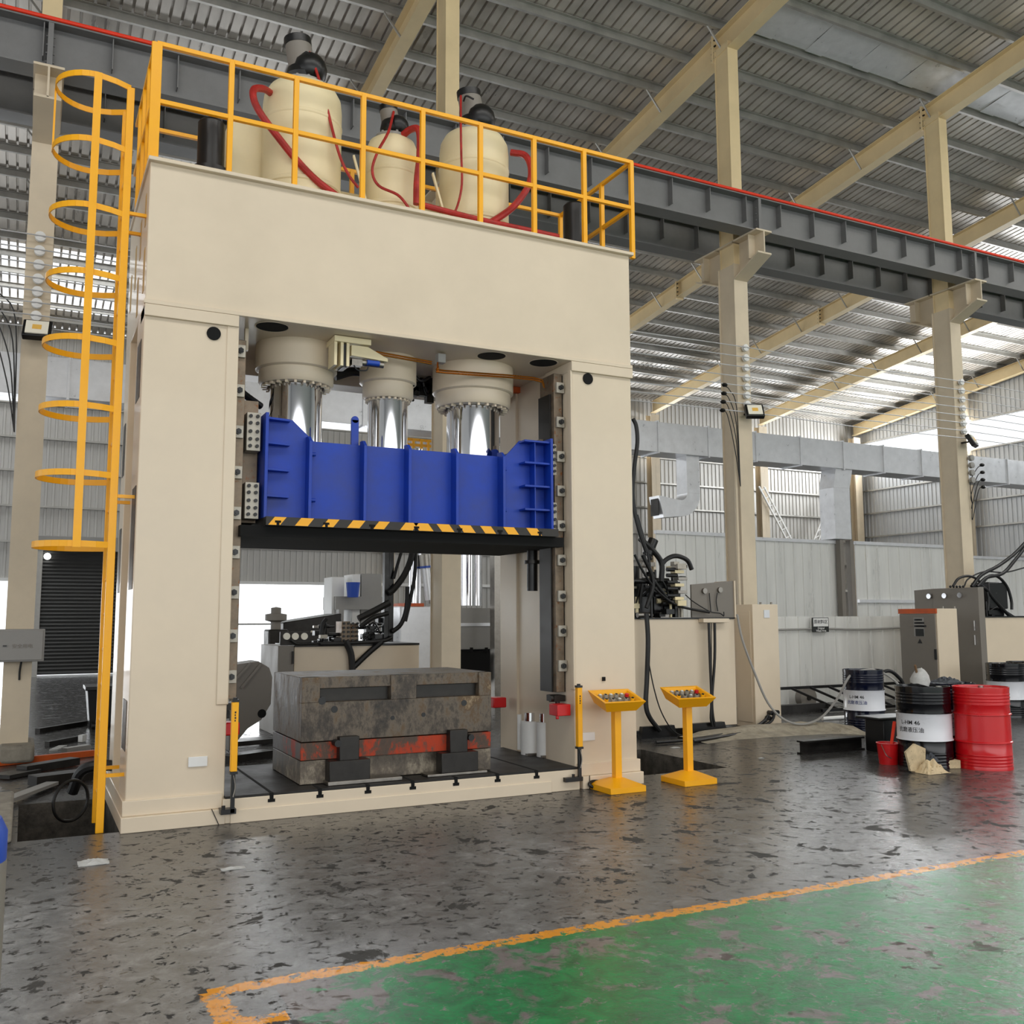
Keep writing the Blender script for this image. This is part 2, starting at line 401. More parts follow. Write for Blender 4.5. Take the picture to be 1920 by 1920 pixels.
# walls (cladding with openings)
wb = B()
LO = (2.86, )
corr_wall(wb, 'x', YB_, XL_, XR_, 2.86, 8.12)               # above the low opening
corr_wall(wb, 'x', YB_, XL_, XR_, 9.42, 10.5)               # above the clerestory
corr_wall(wb, 'x', YB_, -.2, .35, 0, 2.86); corr_wall(wb, 'x', YB_, 10.6, XR_, 0, 2.86)
back = struct('wall_back', wb, 'back_sheet', smooth=False)
for z in (3.95, 5.0, 6.05, 7.05, 8.08, 9.46):
    q = B(); q.box(XL_, XR_, YB_-.16, YB_-.05, z-.03, z+.03); q.build('girt', 'purlin', back, smooth=False)
q = B(); q.box(XL_, XR_, YB_-.12, YB_+.03, 2.78, 2.88); q.build('lintel', 'white', back, smooth=False)
wr = B()
corr_wall(wr, 'y', XR_, -14, YB_, 0, 8.3)
corr_wall(wr, 'y', XR_, -14, YB_, 9.45, 10.4, topf=lambda y: roofz(y)+.02)
wright = struct('wall_right', wr, 'side_sheet', smooth=False)
for z in (1.6, 2.8, 3.95, 5.2, 6.25, 7.28, 8.28, 9.48):
    q = B(); q.box(XR_-.16, XR_-.05, -14, YB_, z-.03, z+.03); q.build('girt', 'purlin', wright, smooth=False)
wl = B(); corr_wall(wl, 'y', XL_, -14, YB_, 6.4, 12, topf=lambda y: roofz(y)+.02); corr_wall(wl, 'y', XL_, 22, YB_, 0, 6.4)
struct('wall_left', wl, 'side_sheet', smooth=False)
wf = B(); corr_wall(wf, 'x', -14, XL_, XR_, 8.6, roofz(-14)+.02)
struct('wall_front', wf, 'side_sheet', smooth=False)
# roller shutter in the back wall
b = B(); prof = [];
x0, x1 = .36, 2.35; nn = 34; zz = 3.72; prev = None
for k in range(nn*2+1):
    z = .06+(zz-.06)*k/(nn*2); y = YB_-.12-(.035 if k % 2 else 0)
    cur = (b.bm.verts.new((x0, y, z)), b.bm.verts.new((x1+.9, y, z)))
    if prev: b.bm.faces.new((prev[0], prev[1], cur[1], cur[0]))
    prev = cur
door = struct('door_1', b, 'shutter', smooth=False)
q = B(); q.box(x0-.22, x0, YB_-.2, YB_-.05, 0, 3.95); q.box(x1+.9, x1+1.1, YB_-.2, YB_-.05, 0, 3.95); q.build('door_frame', 'purlin', door, smooth=False)
q = B(); q.box(x0-.22, x1+1.1, YB_-.42, YB_-.05, 3.7, 4.12); q.build('shutter_box', 'grey_paint', door, bevel=.01)
q = B(); q.box(x0, x1+.9, YB_-.16, YB_-.12, 0.0, .05); q.build('bottom_rail', 'galvanised', door)
q = B(); q.sph((x0+.12, YB_-.25, 3.52), .1); q.build('door_lamp', 'tube_light', door)
# ---- columns, rafters
CX = [-.06+5.56*k for k in range(-2, 7)]
CY = 13.07
def hsec(b, x, y, w, d, z0, z1, tf=.018, tw=.012):
    b.box(x-w/2, x+w/2, y-d/2, y-d/2+tf, z0, z1); b.box(x-w/2, x+w/2, y+d/2-tf, y+d/2, z0, z1)
    b.box(x-tw/2, x+tw/2, y-d/2, y+d/2, z0, z1)
collab = {0:'outer steel column with grey electrical box and round insulators left of the yellow ladder',
 1:'steel column behind the press, rising between its tanks and seen through its opening',
 2:'steel column with white floodlight and insulators just right of the press',
 3:'steel column behind the grey cabinets on the right, with white floodlight and insulator cluster'}
cols = {}
for i, k in enumerate(range(-2, 7)):
    if k < 0 or k > 3: continue
    x = CX[i]; b = B()
    # box section lower shaft, lighter upper shaft
    b.box(x-.15, x+.15, CY-.22, CY-.2, 0, 7.9); b.box(x-.15, x+.15, CY+.2, CY+.22, 0, 7.9); b.box(x-.13, x+.13, CY-.2, CY+.2, 0, 7.9)
    root = thing('steel_column', collab[k], 'column', (x, CY, 0), 'row of tall steel columns')
    b.build('lower_shaft', 'column_pale', root, smooth=False)
    b = B(); b.box(x-.115, x+.115, CY-.19, CY-.172, 7.9, roofz(CY)-.5); b.box(x-.115, x+.115, CY+.172, CY+.19, 7.9, roofz(CY)-.5); b.box(x-.1, x+.1, CY-.172, CY+.172, 7.9, roofz(CY)-.5)
    b.build('upper_shaft', 'column_tan', root, smooth=False)
    # bracket carrying the crane girders on both faces
    b = B()
    for s in (-1, 1):
        ya, yb = CY+s*.22, CY+s*.86
        lo = min(ya, yb); hi = max(ya, yb)
        b.box(x-.17, x+.17, lo, hi, 8.28, 8.31)
        b.prism([(ya, 7.62), (yb, 7.9), (yb, 8.28), (ya, 8.28)], 'yz', x-.012, x+.012)
        n_ = [(ya, 7.6), (yb, 7.88), (yb, 7.91), (ya, 7.63)]
        b.prism(n_, 'yz', x-.15, x+.15)
        ym = CY+s*.62; b.box(x-.15, x+.15, ym-.01, ym+.01, 7.85, 8.28)
    b.box(x-.17, x+.17, CY-.24, CY+.24, 8.28, 8.31)
    b.build('girder_bracket', 'column_pale', root, smooth=False)
    b = B(); b.box(x-.26, x+.26, CY-.36, CY+.36, 0, .02)
    for sx in (-1, 1):
        for sy in (-1, 1): b.cyl((x+sx*.2, CY+sy*.3, .02), (x+sx*.2, CY+sy*.3, .06), .02, 8)
    b.build('base_plate', 'dark_steel', root)
    cols[k] = root
rl = {0:'sloping roof beam above the outer left column', 1:'sloping tan roof beam meeting the column behind the press', 2:'broad tan roof beam meeting the top of the column with floodlight right of the press',
      3:'tan roof beam rising to the upper right corner above the rightmost tall column', 4:'pale roof beam passing behind the crane girders, second from the right end wall',
      5:'pale roof beam next to the right end wall', 6:'tan beam following the slope of the roof along the right end wall'}
for i, k in enumerate(range(-2, 7)):
    if k < 0: continue
    x = CX[i]-.0 if k < 6 else XR_-.35
    root = thing('roof_rafter', rl[k], 'roof beam', (x, CY, 11.5), 'sloping roof beams')
    dz = .2
    def web(y): return roofz(y)-dz-(.42 if y > 15 else .50)
    for (ya, yb, nm) in ((31.3, 13.07, 'lower_span'), (13.07, -4.5, 'upper_span')):
        b = B(); za, zb = roofz(ya)-dz, roofz(yb)-dz; h = .44
        b.prism([(ya, za), (yb, zb), (yb, zb-h), (ya, za-h)], 'yz', x-.008, x+.008)
        for o in (0, -h): b.prism([(ya, za+o), (yb, zb+o), (yb, zb+o-.016), (ya, za+o-.016)], 'yz', x-.12, x+.12)
        b.build(nm, 'column_tan', root, smooth=False)
    # splice plates and braces
    for ys_ in ((13.3, 22.0) if k >= 2 else (13.3,)):
        b = B(); z = roofz(ys_)-dz
        b.box(x-.13, x+.13, ys_-.02, ys_+.02, z-.5, z+.04)
        b.build('splice_plate', 'column_tan', root, smooth=False)
        b = B()
        for q_ in range(4): b.cyl((x-.09, ys_-.06, z-.05-q_*.12), (x-.09, ys_+.06, z-.05-q_*.12), .018, 8)
        split(b, 'splice_bolt', 'dark_steel', root)
    b = B()
    for j in range(0, 16, 2):
        y = 13.1+.975*j
        b.bar((x-.02, y, roofz(y)-dz-.4), (x-.38, y, roofz(y)-.16), .03); 
    split(b, 'knee_brace', 'purlin', root, smooth=False)
# pilasters on the back wall and end wall
pl = {2:'pale pilaster on the back wall behind the tall press', 3:'pale steel pilaster on the back wall just right of the press',
      4:'pale steel pilaster on the back wall with a diagonal ladder brace', 5:'pale steel pilaster in the far corner of the hall'}
def pilaster(x, y, w, d, zt, label, grp='pilasters along the far walls'):
    b = B(); hsec(b, x, y, w, d, 0, zt)
    o = b.build('wall_pilaster', 'column_pale', smooth=False); tag(o, label, 'column', grp); return o
pilaster(10.95, 31.0, .3, .3, 9.9, 'pale pilaster on the back wall seen through the press opening')
pilaster(21.95, 31.0, .4, .35, 9.7, 'pale steel pilaster on the back wall just right of the press')
pilaster(27.5, 31.0, .4, .35, 9.7, 'pale steel pilaster on the back wall right of the column with floodlight')
pilaster(33.05, 31.1, .4, .35, 9.7, 'pale steel pilaster in the far corner of the hall')
pilaster(33.2, 25.6, .35, .4, 10.6, 'pale steel pilaster on the right end wall crossing the bright window strip')
pilaster(33.2, 18.0, .35, .4, 11.4, 'pale steel pilaster on the right end wall near the right edge')
# diagonal ladder-like braces on the back wall
for (pa, pb, lb) in (((1423,912),(1477,1016),'lattice brace slanting down to the right beside the pilaster'),((1562,924),(1524,1016),'lattice brace slanting down to the left beside the duct drop')):
    A, C = at(*pa, 'y', 30.7), at(*pb, 'y', 30.7); b = B(); off = Vector((.28, 0, .0))
    b.bar(A, C, .06); b.bar(A+off, C+off, .06)
    for q_ in range(7):
        u = (q_+.5)/7; p_ = A.lerp(C, u); b.bar(p_, p_+off+Vector((0,0,.12)), .035)
    tag(b.build('wall_brace', 'white', smooth=False), lb, 'brace', 'lattice braces on the back wall')
# ---- crane girders
xj = at(212, 100, 'y', 12.3).x
for (yc, lab, near) in ((12.45, 'nearer dark grey crane girder with red power rail running above the press', True), (13.78, 'farther dark crane girder behind the steel columns', False)):
    root = thing('crane_girder', lab, 'girder', (11, yc, 8.31), 'crane girders')
    b = B(); xa, xb = -13, 33
    b.box(xa, xb, yc-.16, yc+.16, 8.31, 8.33); b.box(xa, xb, yc-.16, yc+.16, 8.90, 8.92); b.box(xa, xb, yc-.008, yc+.008, 8.33, 8.90)
    b.build('girder_beam', 'girder_grey', root, smooth=False)
    k0 = int((-5-xj)/.78)
    for k in range(k0, 38):
        x = xj+.78*k
        q = B(); q.box(x-.006, x+.006, yc-.13, yc+.13, 8.46 if (k % 2) else 8.5, 8.9); q.build('stiffener', 'girder_grey', root, smooth=False)
    if near:
        for k in (0, 2, 3):
            x = CX[k+2]
            q = B(); q.box(x-.03, x+.03, yc-.155, yc+.155, 8.33, 8.9)
            for j in range(4):
                for s in (-1, 1): q.cyl((x-.05, yc+s*.09, 8.42+j*.11), (x+.05, yc+s*.09, 8.42+j*.11), .014, 8)
            q.build('joint_plate', 'girder_grey', root, smooth=False)
        q = B(); q.tube([(xa, yc-.15, 8.955), (xb, yc-.15, 8.955)], .026, 10, smooth=False); q.build('power_rail', 'red_bar', root, label='red conductor rail')
    q = B(); q.box(xa, xb, yc-.035, yc+.035, 8.92, 9.0); q.build('crane_rail', 'dark_steel', root)
# trolley seen behind the column
b = B(); c = at(822, 198, 'y', 13.8); b.box(c.x-.28, c.x+.25, 13.6, 14.0, 8.95, 9.35)
tag(b.build('crane_buffer', 'red_paint', bevel=.03), 'small red hoist box on the far girder behind the middle column', 'hoist')
# ---- bare wires and insulators
WZ = [6.36, 6.18, 6.0, 5.82, 5.66, 5.51, 5.35, 5.2]
for i, z in enumerate(WZ):
    b = B(); pts = []
    for k in range(-2, 5):
        x = CX[k+2] if k < 4 else CX[k+2]
        pts += [(x, 12.74, z), (x+2.78, 12.74, z-.035)]
    b.tube(pts[:-1], .009, 5, sub=3)
    tag(b.build('conductor_wire', 'galvanised'), 'bare horizontal wire strung along the steel columns', 'wire', 'bare wires strung along the columns')
def insul(x, z, par):
    b = B(); M = Matrix.Rotation(PI/2, 4, 'X')
    b.lathe((x, 12.84, z), [(0,0),(.03,0),(.03,.02),(.062,.03),(.062,.045),(.04,.055),(.062,.065),(.062,.085),(.03,.095),(.012,.1),(0,.1)], 16, M)
    return b.build('insulator', 'white', par)
for k in (0, 1, 2, 3):
    for z in WZ[:7]: insul(CX[k+2], z, cols[k])
# insulator rows seen end-on at the near columns' side, plus clamps with drop leads
def flood(k, z, lab, ang=0, face=-1):
    x = CX[k+2]; root = thing('floodlight', lab, 'floodlight', (x, 12.62, z), 'floodlights on the columns')
    M = Matrix.Translation((x+.02, 12.62, z+.12)) @ Matrix.Rotation(ang, 4, 'Z') @ Matrix.Rotation(math.radians(-28), 4, 'X')
    b = B(); b.box(-.16, .16, -.03, .06, -.13, .13, M=M); b.build('housing', 'black', root, bevel=.012)
    b = B(); b.box(-.125, .125, -.045, -.03, -.1, .1, M=M); b.build('lamp_lens', 'lens', root)
    b = B(); b.box(-.05, .05, -.05, -.044, -.035, .035, M=M); b.build('led_chip', 'lens_yellow', root)
    b = B(); b.bar((x, 12.85, z+.1), (x, 12.66, z+.1), .05, .03); b.build('mounting_arm', 'black', root)
flood(0, 5.02, 'floodlight tilted down on the outer left column', math.radians(-8))
flood(2, 5.08, 'square black floodlight with yellow chip on the column right of the press', math.radians(-25))
flood(3, 5.02, 'pale floodlight on the column in front of the bright window strip', math.radians(25))
for k, lab in ((2, 'black leads dropping from wire clamps beside the column right of the press'), (3, 'tangle of black leads and clamps on the column near the bright window strip'), (0, 'leads and clamps hanging at the left edge beside the outer column')):
    x = CX[k+2]; root = thing('drop_leads', lab, 'cable', (x-.5, 12.74, 4.4)); sx = -1 if k != 3 else 1
    for j in range(4):
        z = (5.66-j*.15) if k != 3 else (4.72-j*.15); xx = x+sx*(.52+.02*j if k != 3 else .42)
        b = B(); b.sph((xx, 12.74, z-.03), .045, 10, (1.3,1,.8)); b.build('wire_clamp', 'black', root)
        b = B(); b.tube([(xx, 12.74, z-.05), (xx-sx*.12, 12.76, z-.1), (xx-sx*.3, 12.8, z-.4-.1*j), (x+sx*.17, 12.82, 3.9)], .008, 6); b.build('lead', 'black_rubber', root)
        if k == 3:
            b = B(); b.lathe((x+.16, 12.84, z+.1), [(0,0),(.03,0),(.06,.03),(.06,.05),(.04,.06),(.06,.07),(.06,.09),(.02,.1),(0,.1)], 14, Matrix.Rotation(PI/2, 4, 'X')); b.build('insulator', 'grey_paint', root)
b = B(); b.tube([(CX[4]-.2, 12.9, 5.0), (CX[4]-.2, 12.9, 3.4), (CX[4]-.2, 12.9, 0.0)], .03, 8); tag(b.build('conduit_pipe', 'column_pale'), 'pale conduit pipe running down the column right of the press', 'pipe')
# ================================================================ the hydraulic press
PX0, PX1, PF, PBK = .76, 5.58, 8.25, 9.95
OX0, OX1 = 1.52, 4.85
press = thing('hydraulic_press', 'large cream four-column hydraulic press with blue slide and yellow platform railing', 'press', (3.17, 9.1, 0))
b = B(); b.box(PX0, PX1, PF, PBK, 4.26, 5.50); b.build('crown', 'cream', press, bevel=.008)
b = B(); b.box(PX0-.02, PX1+.03, PF-.05, PBK+.03, 5.495, 5.53); b.build('top_plate', 'cream', press, bevel=.005)
b = B(); b.box(PX0-.0, OX0+.005, PF-.02, PF+.3, 4.16, 4.26); b.box(OX1-.005, PX1+.01, PF-.02, PF+.3, 4.16, 4.26); b.box(PX0-.01, PX1+.01, PF-.02, PF+.02, 4.262, 4.30)
b.build('shoulder_ledge', 'cream', press, bevel=.004)
for (xa, xb, nm) in ((PX0, OX0, 'left'), (OX1, PX1, 'right')):
    for (ya, yb) in ((PF+.01, PF+.56), (9.5, PBK-.04)):
        b = B(); b.box(xa, xb, ya, yb, .12, 4.262)
        if ya < 9:
            if nm == 'left': b.box(OX0-.09, OX0+.01, ya-.012, ya+.05, .95, 4.17)
            else: b.box(OX1-.01, OX1+.015, ya-.012, ya+.05, .95, 4.17)
        b.build('upright', 'cream', press, bevel=.008)
    xm = (xa+.16, xb-.02) if nm == 'left' else (xa+.03, xb-.16)
    b = B(); b.box(xm[0], xm[1], PF+.5, 9.55, .12, 4.26); b.build('side_web', 'cream', press)
    b = B(); b.box(xa-(.02 if nm == 'left' else -.02), xb+(.02 if nm == 'right' else -.02), PF-.02, PBK, .12, .24); b.build('upright_foot', 'cream', press, bevel=.006)
    b = B(); b.box(xa-(.03 if nm == 'left' else -.05), xb+(.03 if nm == 'right' else -.0), PF-.06, PBK, 0, .12); b.build('base_plinth', 'cream', press, bevel=.006)
# openings in the left face (seen edge-on) and holes in the front
b = B()
for (ya, yb, za, zb) in ((8.4,8.7,3.5,4.0), (8.35,8.65,1.9,2.75), (8.4,8.7,.6,1.0), (9.6,9.8,3.0,3.5), (9.6,9.8,1.9,2.5)): b.box(PX0-.004, PX0+.02, ya, yb, za, zb)
split(b, 'side_slot', 'dark_steel', press)
for (ya, yb, za, zb) in ((8.45,8.53,5.02,5.3),(8.8,8.9,4.85,5.2),(9.2,9.3,4.7,5.1),(8.4,8.5,4.42,4.8),(9.6,9.7,4.6,4.95),(8.9,9.0,4.35,4.7)):
    b = B(); b.box(PX0-.003, PX0+.02, ya, yb, za, zb); b.build('weld_slot', 'weld_tan', press)
b = B(); b.box(OX0-.02, OX1+.02, 9.62, 9.9, 4.1, 4.262); b.build('rear_crossbeam', 'cream', press, bevel=.006)
for (x, y, z) in ((1.32, PF-.003, 4.08), (5.05, PF-.003, 4.10), (5.03, 9.495, 4.10), (1.32, 9.495, 4.1)):
    b = B(); b.cyl((x, y+.03, z), (x, y, z), .058, 28); b.build('bore_hole', 'void', press)
for x in (1.85, 4.03, 4.62):
    yy = 8.42; b = B()
    b.cyl((x, yy, 4.255), (x, yy, 4.28), .14, 32); b.build('crown_bore', 'void', press)
    b = B(); b.lathe((x, yy, 4.258), [(.14,0),(.15,-.004),(.155,0)], 32); b.build('bore_rim', 'cream', press)
b = B(); b.bar((1.66,8.6,4.26),(1.66,8.6,4.06),.03,.05); b.build('stop_bar', 'cream', press)
# bed
b = B(); b.box(1.50, OX1+.02, PF-.05, 9.85, 0, .195); b.build('bed', 'cream', press, bevel=.006)
b = B(); b.box(OX0-.0, OX1, PF-.045, 9.84, .195, .215); b.build('bed_plate', 'bed_plate', press)
b = B(); b.box(1.56, 4.55, PF-.062, PF-.04, .0, .105); b.build('bed_step', 'cream', press, bevel=.004)
tx = [at(px, py, 'y', PF-.05).x for px, py in ((509,1499),(600,1484),(690,1474),(774,1468),(855,1464),(933,1457),(1006,1452))]
for x in tx:
    b = B(); b.box(x-.016, x+.016, PF-.054, PF, .165, .2165); b.box(x-.03, x+.03, PF-.054, PF, .142, .168); b.box(x-.013, x+.013, PF-.05, 9.8, .2155, .217)
    b.build('t_slot', 'void', press)
b = B()
for x in (1.47, 4.97): b.bar((x, PF-.066, .0), (x-.06 if x < 3 else x, PF-.066, .13), .006, .006)
split(b, 'seam_line', 'dark_steel', press)
# nameplates and small square socket
for (px, py) in ((371,1428),(1103,1381)):
    c = at(px, py, 'y', PF); b = B(); b.box(c.x-.075, c.x+.075, PF-.006, PF+.004, c.z-.04, c.z+.04); b.build('nameplate', 'white', press, bevel=.003)
c = at(1132, 1273, 'y', PF); b = B(); b.box(c.x-.018, c.x+.018, PF-.006, PF+.004, c.z-.02, c.z+.02); b.build('socket_hole', 'void', press)
# guide rails with clamp blocks
gy = PF+.16
for side in ('l', 'r'):
    if side == 'l': xa, xb, xc = OX0, OX0+.105, OX0+.05
    else: xa, xb, xc = OX1-.115, OX1-.02, OX1-.055
    b = B(); z0 = .98 if side == 'l' else .92
    b.box(xa, xb, gy, gy+.3, z0, 4.1 if side == 'l' else 4.16); b.build('guide_rail', 'rail_worn', press, bevel=.004)
    if side == 'r':
        b = B(); b.box(xa-.02, xa-.002, gy+.06, gy+.3, z0, 3.95); b.build('guide_liner', 'dark_steel', press)
        b = B(); b.box(xb+.002, OX1+.003, gy+.02, gy+.2, z0, 4.15); b.build('guide_gap', 'void', press)
    zs = [at(452, py, 'y', gy).z for py in (660,734,811,887,963,1036,1111,1192,1268)] if side == 'l' else [at(1063, py, 'y', gy).z for py in (730,794,858,922,987,1051,1118,1183,1248)]
    for z in zs:
        xk = xc-.0; b = B(); b.box(xk-.045, xk+.045, gy-.035, gy+.0, z-.055, z+.055); cb = b.build('clamp_block', 'clamp_steel', press, bevel=.003)
        b = B(); b.cyl((xk, gy-.062, z), (xk, gy-.035, z), .027, 6); b.cyl((xk, gy-.07, z), (xk, gy-.062, z), .014, 10); b.build('hex_bolt', 'black', cb)
    b = B(); b.box(xa-.03, xb, gy-.01, gy+.15, z0-.09, z0-.03); b.cyl((xa-.06, gy+.03, z0-.06), (xa+.0, gy+.03, z0-.06), .035, 12); b.cyl(((xa+xb)/2-.02, gy+.03, z0-.16), ((xa+xb)/2-.02, gy+.03, z0-.09), .025, 8)
    b.build('rail_stop', 'dark_steel', press)
# rear guides
b = B(); b.box(OX0+.02, OX0+.12, 9.4, 9.5, .95, 4.1); b.build('guide_rail', 'rail_worn', press)
# cylinders
def gland(x, y, R, zt, z1, z2, rr, name='cylinder'):
    b = B(); b.lathe((x, y, 0), [(0,4.27),(R,4.27),(R,z1),(R-.012,z1-.01),(R-.03,z1-.015),(R-.03,z2+.0),(R-.05,z2-.03),(rr+.02,z2-.035),(rr+.02,z2-.0),(0,z2)], 56); c = b.build(name, 'cream', press)
    b = B()
    for k in range(24):
        a = 2*PI*k/24; b.box(-.012, .012, -.05, .0, z2-.055, z2-.03, M=Matrix.Translation((x, y, 0)) @ Matrix.Rotation(a, 4, 'Z') @ Matrix.Translation((0, R-.06, 0)))
    split(b, 'gland_bolt', 'cream', c)
    b = B(); b.cyl((x, y, 2.75), (x, y, z2-.0), rr, 64); b.build('ram', 'chrome', press)
    return c
gland(2.22, 9.0, .385, 4.26, 4.02, 3.90, .25)
gland(3.15, 9.0, .285, 4.26, 4.00, 3.86, .20)
gland(4.09, 9.0, .425, 4.26, 3.99, 3.86, .275)
b = B(); b.cyl((3.33,8.745,3.95),(3.33,8.75,3.95),.008,8); b.build('vent_hole', 'void', press)
# slide
SX0, SX1, SF = 1.80, 4.68, 8.36
slide = B()
zb = 2.53
def prof_at(x): return 0
z_hi, z_lo = 3.44, 3.26
poly = [(SX0, zb), (SX1, zb), (SX1, z_hi+.0), (SX1-.30, z_hi), (SX1-.47, z_lo), (SX0+.47, z_lo), (SX0+.27, z_hi), (SX0, z_hi)]
slide.prism(poly, 'xz', SF+.13, SF+.16)
slide.prism(poly, 'xz', 9.6, 9.63)
slide.box(SX0, SX1, SF+.16, 9.6, zb, 3.1)
S = slide.build('slide', 'press_blue', press, bevel=.004, label='deep blue moving slide')
for x in (SX0+.012, SX1-.012):
    b = B(); b.box(x-.014, x+.014, SF-.02, 9.65, zb-.0, z_hi+.02); b.build('end_plate', 'press_blue', S, bevel=.003)
for px in (582, 685, 769, 858, 946):
    x = at(px, 900, 'y', SF).x; b = B(); b.prism([(SF, zb), (SF+.14, zb), (SF+.14, z_lo+.035), (SF+.06, z_lo+.03), (SF, z_lo-.02)], 'yz', x-.014, x+.014); b.build('vertical_rib', 'press_blue', S, bevel=.002)
for xa, xb in ((SX0+.02, SX0+.235), (SX1-.31, SX1-.02)):
    for z in (z_hi-.02, 3.20, 2.965, 2.73):
        b = B(); b.prism([(xa, SF), (xb, SF), (xb, SF+.14), (xa, SF+.14)] if xa > 3 else [(xa, SF+.02), (xb, SF+.06), (xb, SF+.14), (xa, SF+.14)], 'xy', z-.01, z+.01); b.build('gusset', 'press_blue', S, bevel=.002)
b = B(); b.box(SX1-.19, SX1-.18, SF+.02, SF+.14, zb, z_hi-.02); b.build('gusset_web', 'press_blue', S)
c = at(637, 810, 'y', 9.0); b = B(); b.box(c.x-.035, c.x+.035, 8.5, 8.53, 3.2, 3.50); b.cyl((c.x, 8.5, 3.50), (c.x, 8.53, 3.50), .035, 16); b.build('lifting_lug', 'press_blue', S, bevel=.003)
for px, py in ((943,880),(943,957),(585,852),(584,938)):
    c = at(px, py, 'y', SF+.11); b = B(); b.cyl((c.x-.03, SF+.1, c.z), (c.x+.03, SF+.1, c.z), .018, 10); b.build('grease_fitting', 'press_blue', S)
b = B(); b.box(SX0-.0, SX1+.0, SF-.12, 9.7, 2.455, zb+.0); plate = b.build('slide_plate', 'dark_steel', press, label='dark platen with hazard stripes along its front edge')
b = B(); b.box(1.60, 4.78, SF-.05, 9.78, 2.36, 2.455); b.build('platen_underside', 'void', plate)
# hazard stripes: yellow painted bars on the platen edge
yf = SF-.123
E0, E1 = SX0, SX1
for k, (pxa, pxb) in enumerate(((503,525),(553,577),(604,625),(651,674),(700,720),(750,774),(786,813),(829,852),(870,892),(910,930),(953,973),(996,1016))):
    xa, xb = at(pxa, 980, 'y', yf).x, at(pxb, 985, 'y', yf).x; sl = .055 if k < 6 else -.055
    q = [(xa, 2.458), (xb, 2.458), (xb+sl, zb-.002), (xa+sl, zb-.002)]
    b = B(); b.prism(q, 'xz', yf-.002, yf+.004); b.build('hazard_stripe', 'safety_yellow', plate)
for px in (521, 612, 698, 781, 862, 938, 1012):
    x = at(px, 985, 'y', yf).x; b = B(); b.box(x-.012, x+.012, yf-.004, yf+.02, 2.452, 2.48); b.box(x-.026, x+.026, yf-.004, yf+.02, 2.478, 2.497); b.build('t_slot', 'void', plate)
# guide shoes with bolts at the ends of the slide
for (xa, xb, za, zc_) in ((OX0+.13, SX0-.03, 3.12, 3.46), (OX0+.13, SX0-.03, 2.52, 2.84), (SX1+.02, SX1+.08, 3.1, 3.42), (SX1+.02, SX1+.08, 2.47, 2.82)):
    b = B(); b.box(xa, xb, SF+.05, SF+.25, za, zc_)
    sh = b.build('guide_shoe', 'clamp_steel', press, bevel=.003)
    for u in ((xa+.03, xb-.03) if xb-xa > .1 else ((xa+xb)/2,)):
        for q_ in (.12, .3, .5, .72, .9):
            b = B(); z = za+(zc_-za)*q_; b.cyl((u, SF+.03, z), (u, SF+.05, z), .016, 8); b.build('bolt', 'black', sh)
b = B(); b.box(OX0+.12, SX0-.02, SF+.22, SF+.5, 2.5, 3.6); b.build('slide_guide', 'rail_worn', press)
b = B(); b.box(SX1+.0, SX1+.1, SF+.25, SF+.5, 2.5, 3.5); b.build('slide_guide', 'rail_worn', press)
# stroke rods hanging from the slide
for px, py0, py1, r, wid in ((998,1016,1108,.056,.085),(1026,1030,1105,.028,.05)):
    A = at(px, py0, 'y', 8.9); C = at(px, py1, 'y', 8.9); b = B(); b.cyl(A+Vector((0,0,.05)), C, r, 24)
    rd = b.build('stop_rod', 'black', press)
    b = B(); m_ = A.lerp(C, .38); b.cyl(m_, m_-Vector((0,0,.035)), wid, 24); b.cyl(A, A-Vector((0,0,.07)), wid, 24); b.build('collar', 'dark_steel', rd)
# latch unit under the crown
c = at(632, 640, 'y', 8.55); Lx = 2.62; 
def pt(px, py, y=8.5): return at(px, py, 'y', y)
root = press
A, C = pt(622,632), pt(690,640)
b = B(); b.box(A.x, C.x, 8.40, 8.75, 4.20, 4.255); lu = b.build('latch_mount', 'cream_tank', press, bevel=.003)
for px in (625, 637, 648):
    p_ = pt(px, 660); b = B(); b.box(p_.x-.013, p_.x+.013, 8.42, 8.62, 3.98, 4.2); b.build('latch_plate', 'cream_tank', lu)
b = B(); p_ = pt(643, 660); b.box(p_.x-.02, p_.x+.02, 8.44, 8.6, 3.97, 4.19); b.build('latch_slot', 'black', lu)
b = B(); p0, p1 = pt(655,650), pt(723,672); b.prism([(p0.x, 4.19), (p0.x+.16, 4.19), (p1.x, 4.10), (p1.x, 4.07), (p0.x, 4.09)], 'xz', 8.43, 8.5); b.build('latch_housing', 'cream_tank', lu, bevel=.003)
b = B(); p0, p1 = pt(656,672), pt(716,680); b.cyl((p0.x, 8.46, 4.04), (p1.x, 8.46, 4.04), .03, 16); b.box(p0.x, p0.x+.1, 8.43, 8.5, 4.0, 4.06); b.build('latch_actuator', 'steel', lu)
b = B(); b.cyl((p1.x-.17, 8.43, 4.04), (p1.x-.05, 8.43, 4.04), .026, 14); b.build('actuator_barrel', 'blue_plastic', lu)
b = B(); b.tube([(p0.x+.02,8.44,4.0),(p0.x+.06,8.44,3.96),(p0.x+.14,8.44,3.965),(p0.x+.16,8.44,4.0)], .007, 6); b.build('small_pipe', 'black_rubber', lu)
